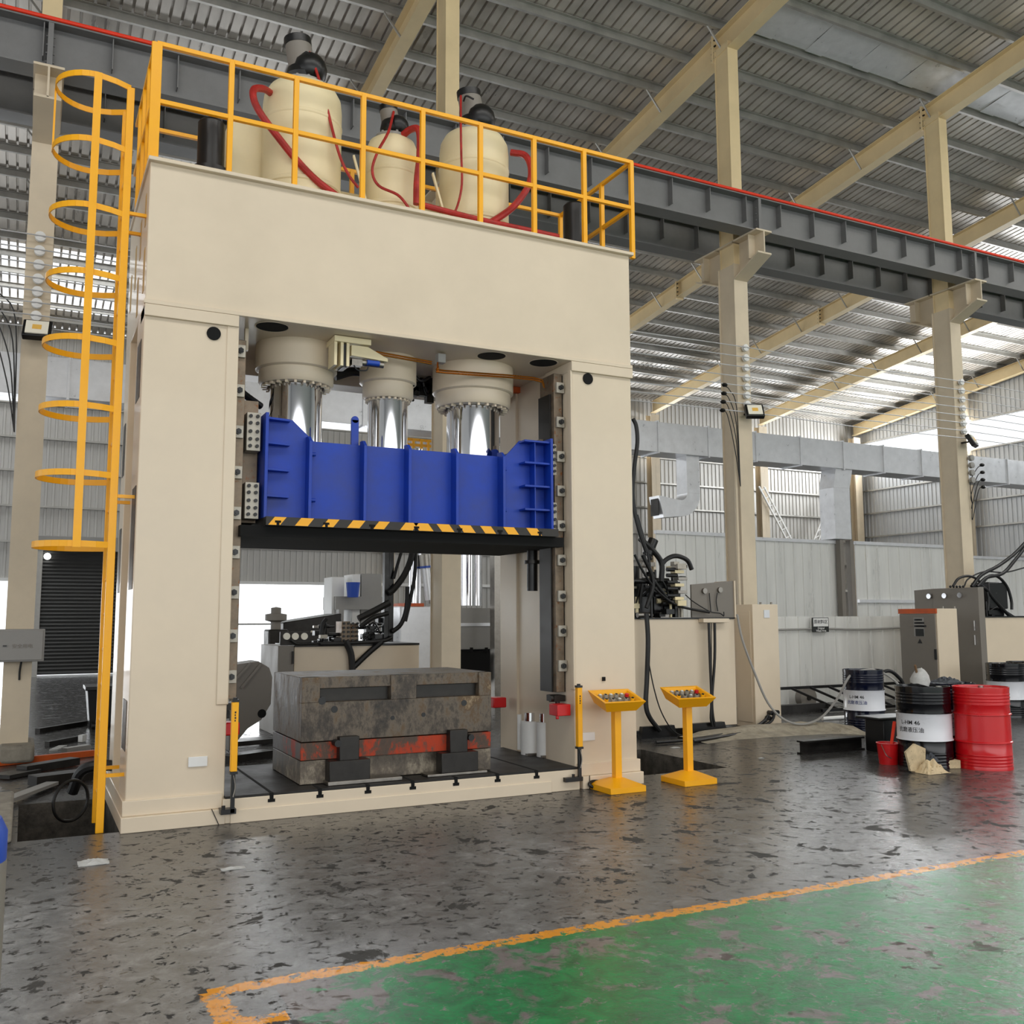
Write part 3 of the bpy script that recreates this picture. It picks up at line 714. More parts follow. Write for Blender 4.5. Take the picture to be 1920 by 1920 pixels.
# copper pipes under the crown
for dz in (0, .022):
    P0, P1 = pt(708,657), pt(813,676)
    b = B(); b.tube([(P0.x, 8.55, P0.z-dz), (P1.x, 8.55, P1.z-dz)], .009, 8, smooth=False); b.build('copper_pipe', 'copper', press)
    P2, P3, P4, P5 = pt(822,690,8.5), pt(834,695,8.5), pt(1000,708,8.5), pt(1022,722,8.5)
    b = B(); b.tube([(P2.x, 8.52, P2.z+.06), (P2.x, 8.5, P2.z-dz), (P3.x, 8.5, P3.z-dz), (P4.x, 8.5, P4.z-dz), (P5.x, 8.52, P5.z-dz)], .009, 8, sub=3); b.build('copper_pipe', 'copper', press)
p_ = pt(829, 672); b = B(); b.box(p_.x-.04, p_.x+.04, 8.5, 8.58, p_.z-.04, p_.z+.05); b.build('pipe_block', 'grey_paint', press, bevel=.003)
# hoses and valve tangle behind the glands
b = B()
for k in range(9):
    a = at(775+random.uniform(-10,30), 690+random.uniform(0,50), 'y', 9.5+random.uniform(-.1,.2)); c = a+Vector((random.uniform(-.2,.3), random.uniform(-.1,.2), random.uniform(-.25,.1)))
    b.tube([a, a.lerp(c,.5)+Vector((0,0,-.08)), c], .016, 6)
for k in range(8):
    a = at(785+random.uniform(-10,25), 730+random.uniform(-25,22), 'y', 9.55); b.box(a.x-.04, a.x+.04, a.y-.04, a.y+.04, a.z-.04, a.z+.06)
split(b, 'rear_valve', 'black', press)
b = B(); b.tube([(1.6,9.2,4.0),(1.72,9.15,3.82),(1.95,9.3,3.72)], .035, 10); b.tube([(1.6,9.2,3.9),(1.7,9.15,3.7),(1.9,9.3,3.62)], .01, 6); b.tube([at(628,706,'y',9.3), at(660,697,'y',9.3), at(690,700,'y',9.3)], .045, 10); split(b, 'return_hose', 'black_rubber', press)
p_ = at(990,738,'y',9.45); b = B(); b.box(p_.x-.4, p_.x+.3, 9.44, 9.5, 4.19, 4.255); b.build('painted_edge', 'orange', press)
# red clamp boxes
for (px, py, y, wx) in ((432,1366,8.62,.07),(1053,1331,8.3,.075),(934,1317,9.6,.08)):
    c = at(px, py, 'y', y); b = B(); b.box(c.x-wx, c.x+wx, y-.05, y+.12, c.z-.055, c.z+.055)
    if px > 1000: b.cyl((c.x-.06, y-.02, c.z-.085), (c.x-.06, y-.02, c.z-.05), .018, 8)
    b.build('sensor_box', 'red_paint', press, bevel=.012)
# levelling cylinders standing on the bed
def lev(px, py0, py1, r, y):
    A, C = at(px, py0, 'y', y), at(px, py1, 'y', y)
    b = B(); b.cyl((A.x, y, .217), (A.x, y, A.z), r, 24); q = b.build('levelling_cylinder', 'white', press)
    b = B(); b.cyl((A.x, y, A.z), (A.x, y, A.z+.09), r*.62, 20); b.build('piston', 'chrome', q)
    b = B(); b.box(A.x-r, A.x+r, y-r*1.2, y-r*.8, .217, .24); b.cyl((A.x+r*.6, y-r*1.1, .22), (A.x+r*.6, y-r*1.1, .28), .015, 8); b.build('clamp_foot', 'steel', q)
lev(994, 1352, 1413, .1, 9.2); lev(1021, 1354, 1420, .085, 8.98)
b = B(); b.tube([(at(974,1375,'y',9.35).x, 9.35, .25),(at(974,1375,'y',9.35).x, 9.35, .62)], .025, 8, smooth=False); b.build('levelling_pipe', 'white', press)
# ---- top of the press : platform railing, tanks, hoses
def rail_run(pts, nm='railing'):
    pass
root = press
zt, zm, zb_ = 6.59, 6.07, 5.53
rx = [.80, 1.41, 1.99, 2.63, 3.23, 3.85, 4.46, 5.06, 5.66]
def post(x, y, z0=zb_, z1=zt+.004, w=.046): 
    b = B(); b.box(x-w/2, x+w/2, y-w/2, y+w/2, z0, z1); b.build('railing_post', 'safety_yellow', press, bevel=.003)
yF, yR = 8.30, 9.85
for x in rx: post(x, yF, zb_-.03)
for x in (.80, 1.9, 3.0, 4.4, 5.66): post(x, yR)
for y in (8.72, 9.1, 9.48): post(.77, y); 
for y in (8.9, 9.4): post(5.66, y)
post(.76, 8.3, 5.53)
def rrail(p0, p1, w=.04):
    b = B(); b.bar(p0, p1, w, w); b.build('railing_rail', 'safety_yellow', press, bevel=.003)
for z in (zt, zm):
    rrail((.78, yF, z), (5.68, yF, z)); rrail((.78, yR, z), (5.68, yR, z)); rrail((5.66, yF, z), (5.66, yR, z))
    rrail((.77, yF, z), (.77, yR, z))
def tank(x, y, r, z1, rough=0):
    zt_ = z1; b = B()
    b.lathe((x, y, 0), [(0,5.53),(r,5.53),(r,5.80),(r+.012,5.81),(r+.012,5.84),(r,5.85),(r,zt_-.22),(r*.97,zt_-.12),(r*.86,zt_-.04),(r*.66,zt_),(0,zt_+.01)], 48)
    b.lathe((x, y, 0), [(r,zt_-.42),(r+.006,zt_-.41),(r+.006,zt_-.39),(r,zt_-.38)], 48)
    t_ = b.build('prefill_tank', 'cream_tank', press)
    b = B(); b.lathe((x, y, 0), [(r*.62,zt_-.02),(r*.64,zt_+.03),(r*.4,zt_+.035),(r*.38,zt_+.05),(0,zt_+.05)], 32)
    for k in range(12): b.cyl((x+r*.54*math.cos(k*PI/6), y+r*.54*math.sin(k*PI/6), zt_+.03), (x+r*.54*math.cos(k*PI/6), y+r*.54*math.sin(k*PI/6), zt_+.055), .014, 6)
    b.build('tank_flange', 'grey_paint', t_)
    k = r/.37; k = max(.62, k)
    b = B(); b.lathe((x-.0, y, 0), [(0,zt_+.05),(.14*k,zt_+.05),(.17*k,zt_+.12),(.15*k,zt_+.2),(.1*k,zt_+.24),(0,zt_+.26)], 24); b.sph((x+.05*k, y-.05, zt_+.19*k), .165*k, 16)
    b.build('prefill_valve', 'black', t_)
    b = B(); b.cyl((x-.01, y, zt_+.2*k), (x-.06*k, y, zt_+.46*k), .125*k, 20); b.build('valve_cap', 'cabinet_grey', t_)
    b = B(); b.cyl((x-.057*k, y, zt_+.43*k), (x-.065*k, y, zt_+.50*k), .13*k, 20); b.build('valve_rim', 'black', t_)
    return t_
tank(2.225, 9.0, .385, 6.90); tank(3.165, 9.0, .275, 6.58); tank(4.10, 9.0, .375, 6.84)
b = B(); b.box(1.55, 2.0, 9.1, 9.7, 5.53, 6.5); b.box(1.0, 1.7, 9.3, 9.8, 5.53, 6.0); b.build('manifold_box', 'cream_tank', press, bevel=.01)
b = B(); b.box(2.6, 5.0, 9.45, 9.8, 5.53, 6.15); b.build('oil_manifold', 'cream_tank', press, bevel=.01)
for x in (2.78, 3.62): 
    b = B(); b.bar((x-.1, 8.75, 6.2), (x+.08, 8.7, 5.53), .05, .02); b.build('support_strut', 'cream_tank', press)
for (x, y) in ((1.36, 9.0), (5.38, 9.05)):
    b = B(); b.cyl((x, y, 5.53), (x, y, 6.33), .125, 28); b.cyl((x, y, 5.53), (x, y, 5.86), .19, 28); b.lathe((x, y, 0), [(.125,6.33),(.1,6.36),(0,6.36)], 28); b.build('nut_cover', 'black', press)
Q = lambda px, py, y: at(px, py, 'y', y)
def hose(name, m_, pts, r): b = B(); b.tube(pts, r, 10); b.build(name, m_, press)
hose('red_hose', 'red_hose', [Q(512,178,8.9), Q(495,167,8.75), Q(476,168,8.65), Q(477,190,8.6), Q(492,218,8.6), Q(522,258,8.6), Q(556,300,8.6), Q(592,337,8.6), Q(632,368,8.6)], .034)
hose('red_hose', 'red_hose', [Q(580,98,8.9), Q(592,130,8.8), Q(606,175,8.7), Q(618,222,8.65), Q(628,262,8.62), Q(640,300,8.6), Q(655,330,8.6), Q(672,352,8.6)], .014)
hose('red_hose', 'red_hose', [Q(738,210,8.9), Q(728,248,8.7), Q(708,285,8.62), Q(698,320,8.6), Q(710,348,8.6), Q(745,365,8.6), Q(763,385,8.6), Q(768,396,8.6)], .014)
hose('red_hose', 'red_hose', [Q(756,253,8.8), Q(772,242,8.7), Q(786,246,8.62), Q(787,290,8.6), Q(782,340,8.6), Q(781,383,8.6)], .036)
hose('red_hose', 'red_hose', [Q(864,180,8.9), Q(864,230,8.65), Q(865,290,8.6), Q(866,345,8.6), Q(858,385,8.6), Q(846,410,8.6)], .012)
hose('red_hose', 'red_hose', [Q(958,286,8.8), Q(985,292,8.7), Q(996,318,8.62), Q(990,350,8.6), Q(965,385,8.6), Q(940,405,8.6), Q(912,422,8.6)], .036)
hose('red_pipe', 'red_hose', [Q(794,385,8.58), Q(900,412,8.58), Q(1047,444,8.58)], .03)
hose('black_lead', 'black_rubber', [Q(566,112,8.9), Q(574,98,8.85), Q(584,110,8.8)], .012)
hose('black_lead', 'black_rubber', [Q(869,190,8.9), Q(874,180,8.85), Q(888,186,8.8)], .01)
# ---- things on and around the press
# die block
DY = 8.42
c0 = at(567, 1271, 'y', DY); c1 = at(922, 1262, 'y', DY); D0 = at(565, 1476, 'y', DY); xa, xb = c0.x, at(921,1300,'y',DY).x
print('die', xa, xb, c0.z, c1.z, D0.z, 'back y', at(512,1350,'x',xa).y)
zt_ = c0.z; zj = at(567, 1392, 'y', DY).z; zj2 = at(567,1427,'y',DY).z; yB = min(9.75, at(512,1350,'x',xa).y)
die = thing('die_block', 'rusty dark steel die block stack with red painted band standing on the press bed', 'die', ((xa+xb)/2, 9.0, .217))
def slotted(xa, xb, y0, y1, z0, z1):
    bm = B(); zs0, zs1 = z1-.22, z1-.10
    xs_ = [xa, xa+.16, xa+.16+(xb-xa)*.36, xb-.16-(xb-xa)*.33, xb-.13, xb]
    bm.box(xa, xb, y0+.09, y1, z0, z1)
    bm.box(xa, xb, y0, y0+.09, z0, zs0); bm.box(xa, xb, y0+.02, y0+.09, zs1, z1)
    bm.box(xs_[0], xs_[1], y0, y0+.09, zs0, z1); bm.box(xs_[2], xs_[3], y0, y0+.09, zs0, z1); bm.box(xs_[4], xs_[5], y0, y0+.09, zs0, z1)
    return bm
b = slotted(xa, xb, DY, yB, zj, zt_); up = b.build('upper_die', 'die_iron', die, bevel=.004)
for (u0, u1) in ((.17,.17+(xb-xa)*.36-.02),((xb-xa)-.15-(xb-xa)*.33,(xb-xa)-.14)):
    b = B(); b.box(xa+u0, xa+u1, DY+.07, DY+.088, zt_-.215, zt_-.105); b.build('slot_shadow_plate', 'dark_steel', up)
b = B(); b.box(xa, xb, DY+.01, yB-.01, zj2, zj-.008); b.build('red_band', 'die_red', die, bevel=.004)
b = B(); b.box(xa, xa+.45, DY+.015, yB-.02, .22, zj2-.005); b.box(xb-.32, xb, DY+.015, yB-.02, .22, zj2-.005); b.box(xa+.45, xb-.32, DY+.09, yB-.02, .22, zj2-.005); b.build('lower_die', 'die_pale', die, bevel=.004)
for px in (652, 856):
    x = at(px, 1430, 'y', DY).x; b = B(); b.box(x-.1, x+.08, DY-.08, DY+.02, .40, .62); b.build('guide_stub', 'dark_steel', die, bevel=.006)
    b = B(); b.box(x-.2, x+.17, DY-.12, DY+.02, .24, .42); b.build('foot_clamp', 'dark_steel', die, bevel=.006)
b = B(); x = at(560, 1470, 'y', DY).x; b.box(x+.22, x+.9, DY-.14, DY+.05, .217, .25); b.box(x+1.15, x+1.75, DY-.12, DY+.05, .217, .24); b.build('parallel_bar', 'steel', die, bevel=.004)
for px, py, r in ((604,1314,.034),(627,1330,.03),(870,1318,.028),(794,1340,.02),(736,1346,.02)):
    c = at(px, py, 'y', DY); b = B(); b.cyl((c.x, DY-.003, c.z), (c.x, DY+.02, c.z), r, 20); b.build('threaded_hole', 'black', up)
for px, py in ((628,1392),(876,1381)):
    c = at(px, py, 'y', DY); b = B(); b.cyl((c.x, DY-.1, c.z-.0), (c.x, DY+.02, c.z), .03, 16); b.build('lifting_pin', 'black', die)
# light curtains
def curtain(px, pt_, pb_, lab, y=8.12):
    A, C = at(px, pt_, 'y', y), at(px, pb_, 'y', y)
    root = thing('light_curtain', lab, 'light curtain', (A.x, y, .0), 'yellow light curtains on the press')
    b = B(); b.box(A.x-.026, A.x+.026, y-.026, y+.026, C.z, A.z); b.build('sensor_bar', 'safety_yellow', root, bevel=.004)
    b = B(); b.box(A.x-.028, A.x+.028, y-.028, y+.028, A.z, A.z+.02); b.box(A.x-.03, A.x+.03, y-.03, y+.03, C.z-.02, C.z); b.cyl((A.x,y,A.z+.02),(A.x,y,A.z+.035),.018,10); b.build('end_cap', 'black', root)
    b = B()
    for k in range(4): b.box(A.x-.006, A.x+.006-(k%2)*.003, y-.0275, y-.026, A.z-.09-k*.022, A.z-.075-k*.022)
    b.build('printed_mark', 'ink_black', root)
    b = B(); b.box(A.x-.016, A.x+.016, y-.012, y+.012, .1, C.z-.02); b.box(A.x-.16 if px > 700 else A.x-.09, A.x+.03, y-.012, y+.1, .09, .13); b.cyl((A.x-.07,y,.13),(A.x-.07,y,.16),.015,8); b.build('stand', 'black', root)
    b = B(); b.tube([(A.x+.0, y-.018, C.z-.03), (A.x+.015, y-.02, C.z-.12), (A.x, y-.018, C.z-.2)], .006, 6); b.build('signal_lead', 'steel', root)
curtain(441, 1316, 1446, 'yellow light curtain bar at the foot of the left press upright')
curtain(1085, 1289, 1400, 'yellow light curtain bar at the foot of the right press upright', 8.16)
# control pedestals
def pedestal(x, y):
    root = thing('control_pedestal', 'yellow push-button pedestal', 'control pedestal', (0,0,0), 'yellow control pedestals')
    b = B(); h = .2; b.box(-h, h, -h, h, 0, .055)
    top = [(-h,-h,.055),(h,-h,.055),(h,h,.055),(-h,h,.055)]; u_ = [(-.05,-.05,.12),(.05,-.05,.12),(.05,.05,.12),(-.05,.05,.12)]
    V = [b.bm.verts.new(p_) for p_ in top]; U = [b.bm.verts.new(p_) for p_ in u_]
    for k in range(4): b.bm.faces.new((V[k], V[(k+1)%4], U[(k+1)%4], U[k]))
    b.bm.faces.new(U); b.build('foot', 'safety_yellow', root, bevel=.003)
    b = B(); b.box(-.036, .036, -.036, .036, .1, .8); b.build('pole', 'safety_yellow', root, bevel=.003)
    # sloping trough
    M = Matrix.Translation((0, 0, .84)) @ Matrix.Rotation(math.radians(18), 4, 'X')
    b = B(); w0, d0, w1, d1 = .17, .12, .235, .165
    lo = [b.bm.verts.new(M @ Vector(p_)) for p_ in ((-w0,-d0,-.05),(w0,-d0,-.05),(w0,d0,-.05),(-w0,d0,-.05))]
    hi = [b.bm.verts.new(M @ Vector(p_)) for p_ in ((-w1,-d1,.06),(w1,-d1,.06),(w1,d1,.06),(-w1,d1,.06))]
    ii = [b.bm.verts.new(M @ Vector(p_)) for p_ in ((-w1+.03,-d1+.03,.06),(w1-.03,-d1+.03,.06),(w1-.03,d1-.03,.06),(-w1+.03,d1-.03,.06))]
    jj = [b.bm.verts.new(M @ Vector(p_)) for p_ in ((-w1+.045,-d1+.045,.02),(w1-.045,-d1+.045,.02),(w1-.045,d1-.045,.02),(-w1+.045,d1-.045,.02))]
    b.bm.faces.new(list(reversed(lo))); 
    for P_, Q_ in ((lo, hi), (hi, ii), (ii, jj)):
        for k in range(4): b.bm.faces.new((P_[k], P_[(k+1)%4], Q_[(k+1)%4], Q_[k]))
    b.bm.faces.new(jj); b.build('console_box', 'safety_yellow', root, smooth=False)
    b = B(); b.box(-w1+.05, w1-.05, -d1+.05, d1-.05, .02, .028, M=M); pn = b.build('button_panel', 'steel', root)
    for r_ in range(2):
        for k in range(5 if r_ == 0 else 6):
            x_ = (-.15+.075*k) if r_ == 0 else (-.155+.062*k); y_ = -.055 if r_ == 0 else .055
            mt = 'clamp_steel'
            if r_ == 0 and k in (0, 4): mt = 'safety_yellow'
            if r_ == 1 and k == 5: mt = 'red_paint'
            b = B(); b.cyl(M @ Vector((x_, y_, .028)), M @ Vector((x_, y_, .055)), .021, 16)
            bt = b.build('push_button', mt, pn)
            if mt == 'safety_yellow':
                b = B(); b.cyl(M @ Vector((x_, y_, .055)), M @ Vector((x_, y_, .062)), .014, 12); b.build('button_cap', 'black' , bt)
            elif mt == 'clamp_steel':
                b = B(); b.cyl(M @ Vector((x_, y_, .055)), M @ Vector((x_, y_, .06)), .012, 12); b.build('button_cap', 'void' if k % 2 else 'white', bt)
    return root
p1 = pedestal(0, 0); p1.location = (5.18, 8.02, 0); p1['label'] = 'yellow push-button pedestal nearer the press, standing at its right upright'
WL[p1.name] = Vector(p1.location)
p2 = dup(p1, (6.05, 8.04, 0), 0, 'yellow push-button pedestal standing alone beside the open pit')
b = B(); b.tube([(4.98,8.14,.02),(4.95,8.16,.05),(5.0,8.18,.07),(5.08,8.18,.06),(5.12,8.16,.02)], .016, 8); tag(b.build('pedestal_cable', 'black_rubber'), 'short black cable loop behind the foot of the nearer yellow pedestal', 'cable')
# ladder with safety cage
lad = thing('caged_ladder', 'tall yellow access ladder with round safety cage at the left of the press', 'ladder', (.5, 8.6, 0))
ly0, ly1 = 8.42, 8.86
lx = at(240, 300, 'y', ly0).x
print('ladder x', lx, at(178,1552,'y',ly0), at(242,165,'y',ly0), at(230,215,'y',ly1))
ztop = at(242,165,'y',ly0).z
for y in (ly0, ly1):
    b = B(); b.box(lx-.03, lx+.03, y-.02, y+.02, -.02, ztop if y == ly0 else ztop-.0); b.build('ladder_rail', 'safety_yellow', lad, bevel=.003)
nr = 20
for k in range(nr):
    z = .25+k*(ztop-.4)/nr; b = B(); b.cyl((lx, ly0, z), (lx, ly1, z), .014, 10); b.build('rung', 'safety_yellow', lad)
hz = [at(185, py, 'y', ly0).z for py in (152,268,393,514,633,760,890,1020)]
hz = [at(p_[0], p_[1], 'y', ly0).z for p_ in ((243,165),(238,283),(232,403),(226,524),(221,645),(215,768),(210,892),(205,1022))]
def hoop(z, drop=0):
    b = B(); cy = (ly0+ly1)/2; R = (ly1-ly0)/2+.0; N = 16; D = .62; pts = [(lx, ly0, z)]
    pts.append((lx-.22, ly0-.08, z))
    cx = lx-.27; rr = R+.1
    arc = [(cx-math.sin(PI*k/N)*.31, cy-math.cos(PI*k/N)*rr, z) for k in range(N+1)]
    pts = [(lx, ly0, z), (lx-.12, ly0-.06, z)]+arc+[(lx-.12, ly1+.06, z), (lx, ly1, z)]
    for i in range(len(pts)-1): b.bar(pts[i], pts[i+1], .008, .05)
    b.build('cage_hoop', 'safety_yellow', lad)
for z in hz: hoop(z)
cx = lx-.27; cy = (ly0+ly1)/2; rr = (ly1-ly0)/2+.1
for a_, w_ in ((.0, .06), (PI/2, .05)):
    x_, y_ = (at(182,200,'y',cy-rr).x, cy-rr-.004) if a_ == 0 else (cx-.352, cy+.02)
    b = B(); b.box(x_-.008 if a_ else x_-w_/2, x_+.008 if a_ else x_+w_/2, y_-w_/2 if a_ else y_-.006, y_+w_/2 if a_ else y_+.006, hz[-1]-.03, hz[0]+.02)
    if a_ == 0: b.build('cage_strap', 'safety_yellow', lad)
    else: b.bm.free()
b = B(); b.box(cx-.316, cx-.30, cy+rr*.2, cy+rr*.2+.03, hz[1], hz[0]); b.build('cage_strap', 'safety_yellow', lad)
for z in (5.08, 2.66, .42):
    for y in (ly0, ly1):
        b = B(); b.box(lx, PX0, y-.014, y+.014, z-.014, z+.014); b.build('wall_bracket', 'safety_yellow', lad)
# ================================================================ duct run
dy0, dy1, dz0, dz1 = 17.75, 18.4, 5.42, 6.12
root = thing('air_duct', 'long silver rectangular air duct running across the back of the hall', 'duct', (12, 18.05, dz0))
fx = [at(px, 830, 'y', dy0).x for px in (1234,1328,1417,1500,1580,1655,1726)]
xs = [fx[0]-1.75*k for k in range(14, 0, -1)] + fx + [fx[-1]+1.75*k for k in range(1, 6)]
for a, c in zip(xs, xs[1:]):
    b = B(); b.box(a+.01, c-.01, dy0, dy1, dz0, dz1); b.build('duct_section', 'galvanised', root, bevel=.006, smooth=False)
for a in xs:
    b = B(); b.box(a-.02, a+.02, dy0-.03, dy1+.03, dz0-.03, dz1+.03); b.build('duct_flange', 'galvanised', root)
x0, x1 = at(1288,900,'y',17.85).x, at(1312,900,'y',17.85).x
zb_ = at(1300,925,'y',17.85).z
b = B(); b.box(x0, x1, 17.85, 18.25, zb_, dz0); b.build('drop_duct', 'galvanised', root, bevel=.005, smooth=False)
b = B(); R_ = x1-x0+.18; cxx = x0-.18; prof_o = []; N = 8
for k in range(N+1):
    a = PI/2*k/N; prof_o.append((cxx+R_*math.cos(a), zb_-R_*math.sin(a)))
inner = [(cxx+.18*math.cos(PI/2*k/N), zb_-.18*math.sin(PI/2*k/N)) for k in range(N, -1, -1)]
b.prism(prof_o+inner, 'xz', 17.85, 18.25); b.build('duct_elbow', 'galvanised', root)
b = B(); xe = cxx-.5; b.prism([(cxx, zb_-.18), (cxx, zb_-R_), (xe, zb_-R_-.05), (xe-.12, zb_-.1)], 'xz', 17.85, 18.25); b.build('duct_outlet', 'galvanised', root, smooth=False)
b = B(); b.box(xe-.11, xe-.09, 17.9, 18.2, zb_-R_+.0, zb_-.16); b.build('outlet_mouth', 'dark_steel', root)
x0, x1 = at(1562,960,'y',17.85).x, at(1592,960,'y',17.85).x; zt_ = at(1575,915,'y',17.85).z; z3 = 3.62
b = B(); b.box(x0, x1, 17.8, 18.3, z3, zt_); b.build('drop_duct', 'galvanised', root, bevel=.005, smooth=False)
b = B(); b.prism([(x0, zt_), (x1, zt_), (x1+.12, dz0), (x0+.1, dz0)], 'xz', 17.8, 18.3); b.build('duct_transition', 'galvanised', root, smooth=False)
for px in (1262, 1330, 1480):
    x = at(px, 850, 'y', 17.9).x; b = B()
b = B(); b.cyl((9.5, 18.2, 5.3), (12.2, 18.2, 5.3), .04, 10); b.box(9.6, 9.64, 18.18, 18.22, 5.3, 5.43); b.box(12.0, 12.04, 18.18, 18.22, 5.3, 5.43); tag(b.build('tube_lamp', 'tube_light'), 'thin bright tube lamp hanging under the silver duct', 'lamp')
# ================================================================ sheet partitions
def panel(x0, x1, y, z0, z1, lab, m='partition_sheet', per=.3, grp=None, frame=True, name='partition_panel'):
    root = thing(name, lab, 'partition', ((x0+x1)/2, y, 0), grp)
    b = B(); corr_wall(b, 'x', y, x0, x1, z0, z1, per, .025, .12); b.build('sheet', m, root, smooth=False)
    b = B(); b.box(x0, x1, y+.005, y+.03, z0, z1); b.build('backing', 'white', root)
    if frame:
        b = B(); b.box(x0-.03, x1+.03, y-.06, y+.06, z1-.05, z1+.03); b.build('top_rail', 'galvanised', root)
    return root
X18 = lambda px, y=18.0: at(px, 1080, 'y', y).x
panel(X18(1232), X18(1362), 18.0, 0, 3.62, 'tall pale sheet metal partition just right of the press, under the curved duct', grp='tall sheet partitions')
panel(X18(1366), X18(1574), 18.0, 0, 3.56, 'tall pale sheet metal partition between the floodlight column and the duct drop', grp='tall sheet partitions')
pr = panel(X18(1600), X18(1782), 17.9, 0, 3.56, 'tall grey sheet metal partition with framed edge right of the duct drop', grp='tall sheet partitions', per=.42)
for px in (1578, 1597, 1786):
    x = X18(px, 17.85); b = B(); b.box(x-.06, x+.06, 17.8, 17.95, 0, 3.6); b.build('frame_post', 'cabinet_grey' if px != 1786 else 'grey_paint', pr)
b = B(); b.box(X18(1600), X18(1782), 17.82, 17.9, 2.02, 2.1); b.build('mid_rail', 'galvanised', pr)
panel(X18(1818, 19.5), X18(1818, 19.5)+7, 19.5, 0, 3.45, 'tall pale sheet partition at the right edge behind the hydraulic tank', grp='tall sheet partitions')
YF_ = 14.2
fa, fb = at(1452,1200,'y',YF_).x, at(1760,1200,'y',YF_).x
fn = panel(fa, fb, YF_, 0, 1.67, 'low white sheet metal fence with a small sign, behind the lying ladder', per=.33, frame=False, name='sheet_fence')
b = B(); b.tube([(fa,YF_-.06,1.42),((fa+fb)/2-1,YF_-.06,1.43),((fa+fb)/2,YF_-.06,1.41),(fb-.8,YF_-.06,1.45)], .02, 8); b.build('fence_pipe', 'grey_paint', fn)
c = at(1539, 1171.5, 'y', YF_-.1)
sg = thing('area_sign', 'small sign with four Chinese characters over white English words on the sheet fence', 'sign', (c.x, YF_-.1, 1.3))
sw = (at(1554,1171,'y',YF_-.1).x-at(1524,1171,'y',YF_-.1).x)/2; zt_, zm_, zb_ = at(1539,1158,'y',YF_-.1).z, at(1539,1174.5,'y',YF_-.1).z, at(1539,1185,'y',YF_-.1).z
b = B(); b.box(c.x-sw, c.x+sw, YF_-.1, YF_-.08, zb_, zt_); b.build('sign_board', 'screen_dark', sg)
b = B(); b.box(c.x-sw*.92, c.x+sw*.92, YF_-.103, YF_-.1, zm_, zt_-.012); b.build('white_field', 'white', sg)
text('sign_characters', '原材料区', sw*.43, 'ink_black', sg, on_front(c.x, YF_-.104, (zt_+zm_)/2))
text('sign_words', 'Original\nVillage Area', sw*.26, 'white', sg, on_front(c.x, YF_-.104, (zb_+zm_)/2-.005), lines=.9)
# ================================================================ hydraulic power unit right of the press
def cluster(root, x0, x1, y0, y1, z0, z1, n, seed, dark=.6, hoses=6):
    rd = random.Random(seed)
    for k in range(n):
        x, y, z = rd.uniform(x0, x1), rd.uniform(y0, y1), z0+(z1-z0)*rd.random()**1.2; s = rd.uniform(.03, .085)
        m_ = 'black' if rd.random() < dark else rd.choice(['steel', 'cream_tank', 'clamp_steel'])
        b = B(); t_ = rd.random()
        if t_ < .45: b.box(x-s, x+s, y-s, y+s, z-s*.5, z+s*.5); nm = 'valve_body'
        elif t_ < .8: b.cyl((x-s*1.5, y, z), (x+s*1.5, y, z), s*.45, 12); nm = 'solenoid'
        else: b.cyl((x, y, z0), (x, y, z), s*.4, 10); nm = 'fitting'
        b.build(nm, m_, root, bevel=.003 if t_ < .45 else 0)
    for k in range(hoses):
        x, y, z = rd.uniform(x0, x1), rd.uniform(y0, y1), z0+rd.uniform(.1,.5)*(z1-z0); X2, Z2 = rd.uniform(x0, x1), z0+rd.uniform(0,.6)*(z1-z0)
        b = B(); b.tube([(x,y,z),((x+X2)/2,y-.1,max(z,Z2)+rd.uniform(.05,.2)),(X2,y-.05,Z2)], rd.uniform(.008,.016), 7); b.build('control_hose', 'black_rubber', root)
ux0, ux1, uy0, uy1 = 7.35, at(1379,1250,'y',11.25).x, 11.25, 12.6
pu = thing('hydraulic_power_unit', 'cream hydraulic tank with black valves, hoses and tilted gauge panel right of the press', 'power unit', (8.4, 11.9, 0))
b = B(); b.box(ux0, ux1, uy0, uy1, .1, 1.635); b.build('oil_tank', 'cream', pu, bevel=.006)
b = B(); b.box(ux0-.02, ux1+.0, uy0-.02, uy1+.02, 1.635, 1.655); b.build('tank_lid', 'black', pu)
for pa, pb in ((1200,1268),(1293,1362)):
    a, c = at(pa,1380,'y',uy0-.05).x, at(pb,1375,'y',uy0-.05).x; b = B(); b.prism([(a, 0),(c, 0),(c-.05,.16),(a+.03,.16)], 'xz', uy0-.08, uy0-.0); b.build('skid', 'black', pu)
G = lambda px, py, y=11.35: at(px, py, 'y', y)
a = G(1298,1148); c = G(1378,1148); zt1, zt0 = G(1378,1089).z, G(1298,1096).z
b = B(); b.prism([(a.x,1.655),(c.x,1.655),(c.x,zt1),(a.x,zt0)], 'xz', 11.36, 11.39); gp = b.build('gauge_panel', 'cabinet_grey', pu, bevel=.003)
b = B(); b.box(c.x-.01, c.x+.015, 11.34, 11.8, 1.655, zt1); b.build('panel_edge', 'cream', gp)
for px, py in ((1320,1108),(1349,1106)):
    p_ = G(px, py); b = B(); b.cyl((p_.x, 11.32, p_.z), (p_.x, 11.36, p_.z), .04, 20); g_ = b.build('pressure_gauge', 'steel', gp)
b = B(); b.tube([G(1330,1112,11.33),G(1331,1125,11.33),G(1333,1146,11.33)], .008, 6); b.tube([G(1345,1112,11.33),G(1343,1128,11.33),G(1346,1146,11.33)], .008, 6); b.build('gauge_lead', 'black_rubber', pu)
a, c = G(1190,1100), G(1285,1100)
cluster(pu, a.x+.1, c.x, 11.35, 11.8, 1.66, G(1240,1050).z, 64, 3, .6, 10)
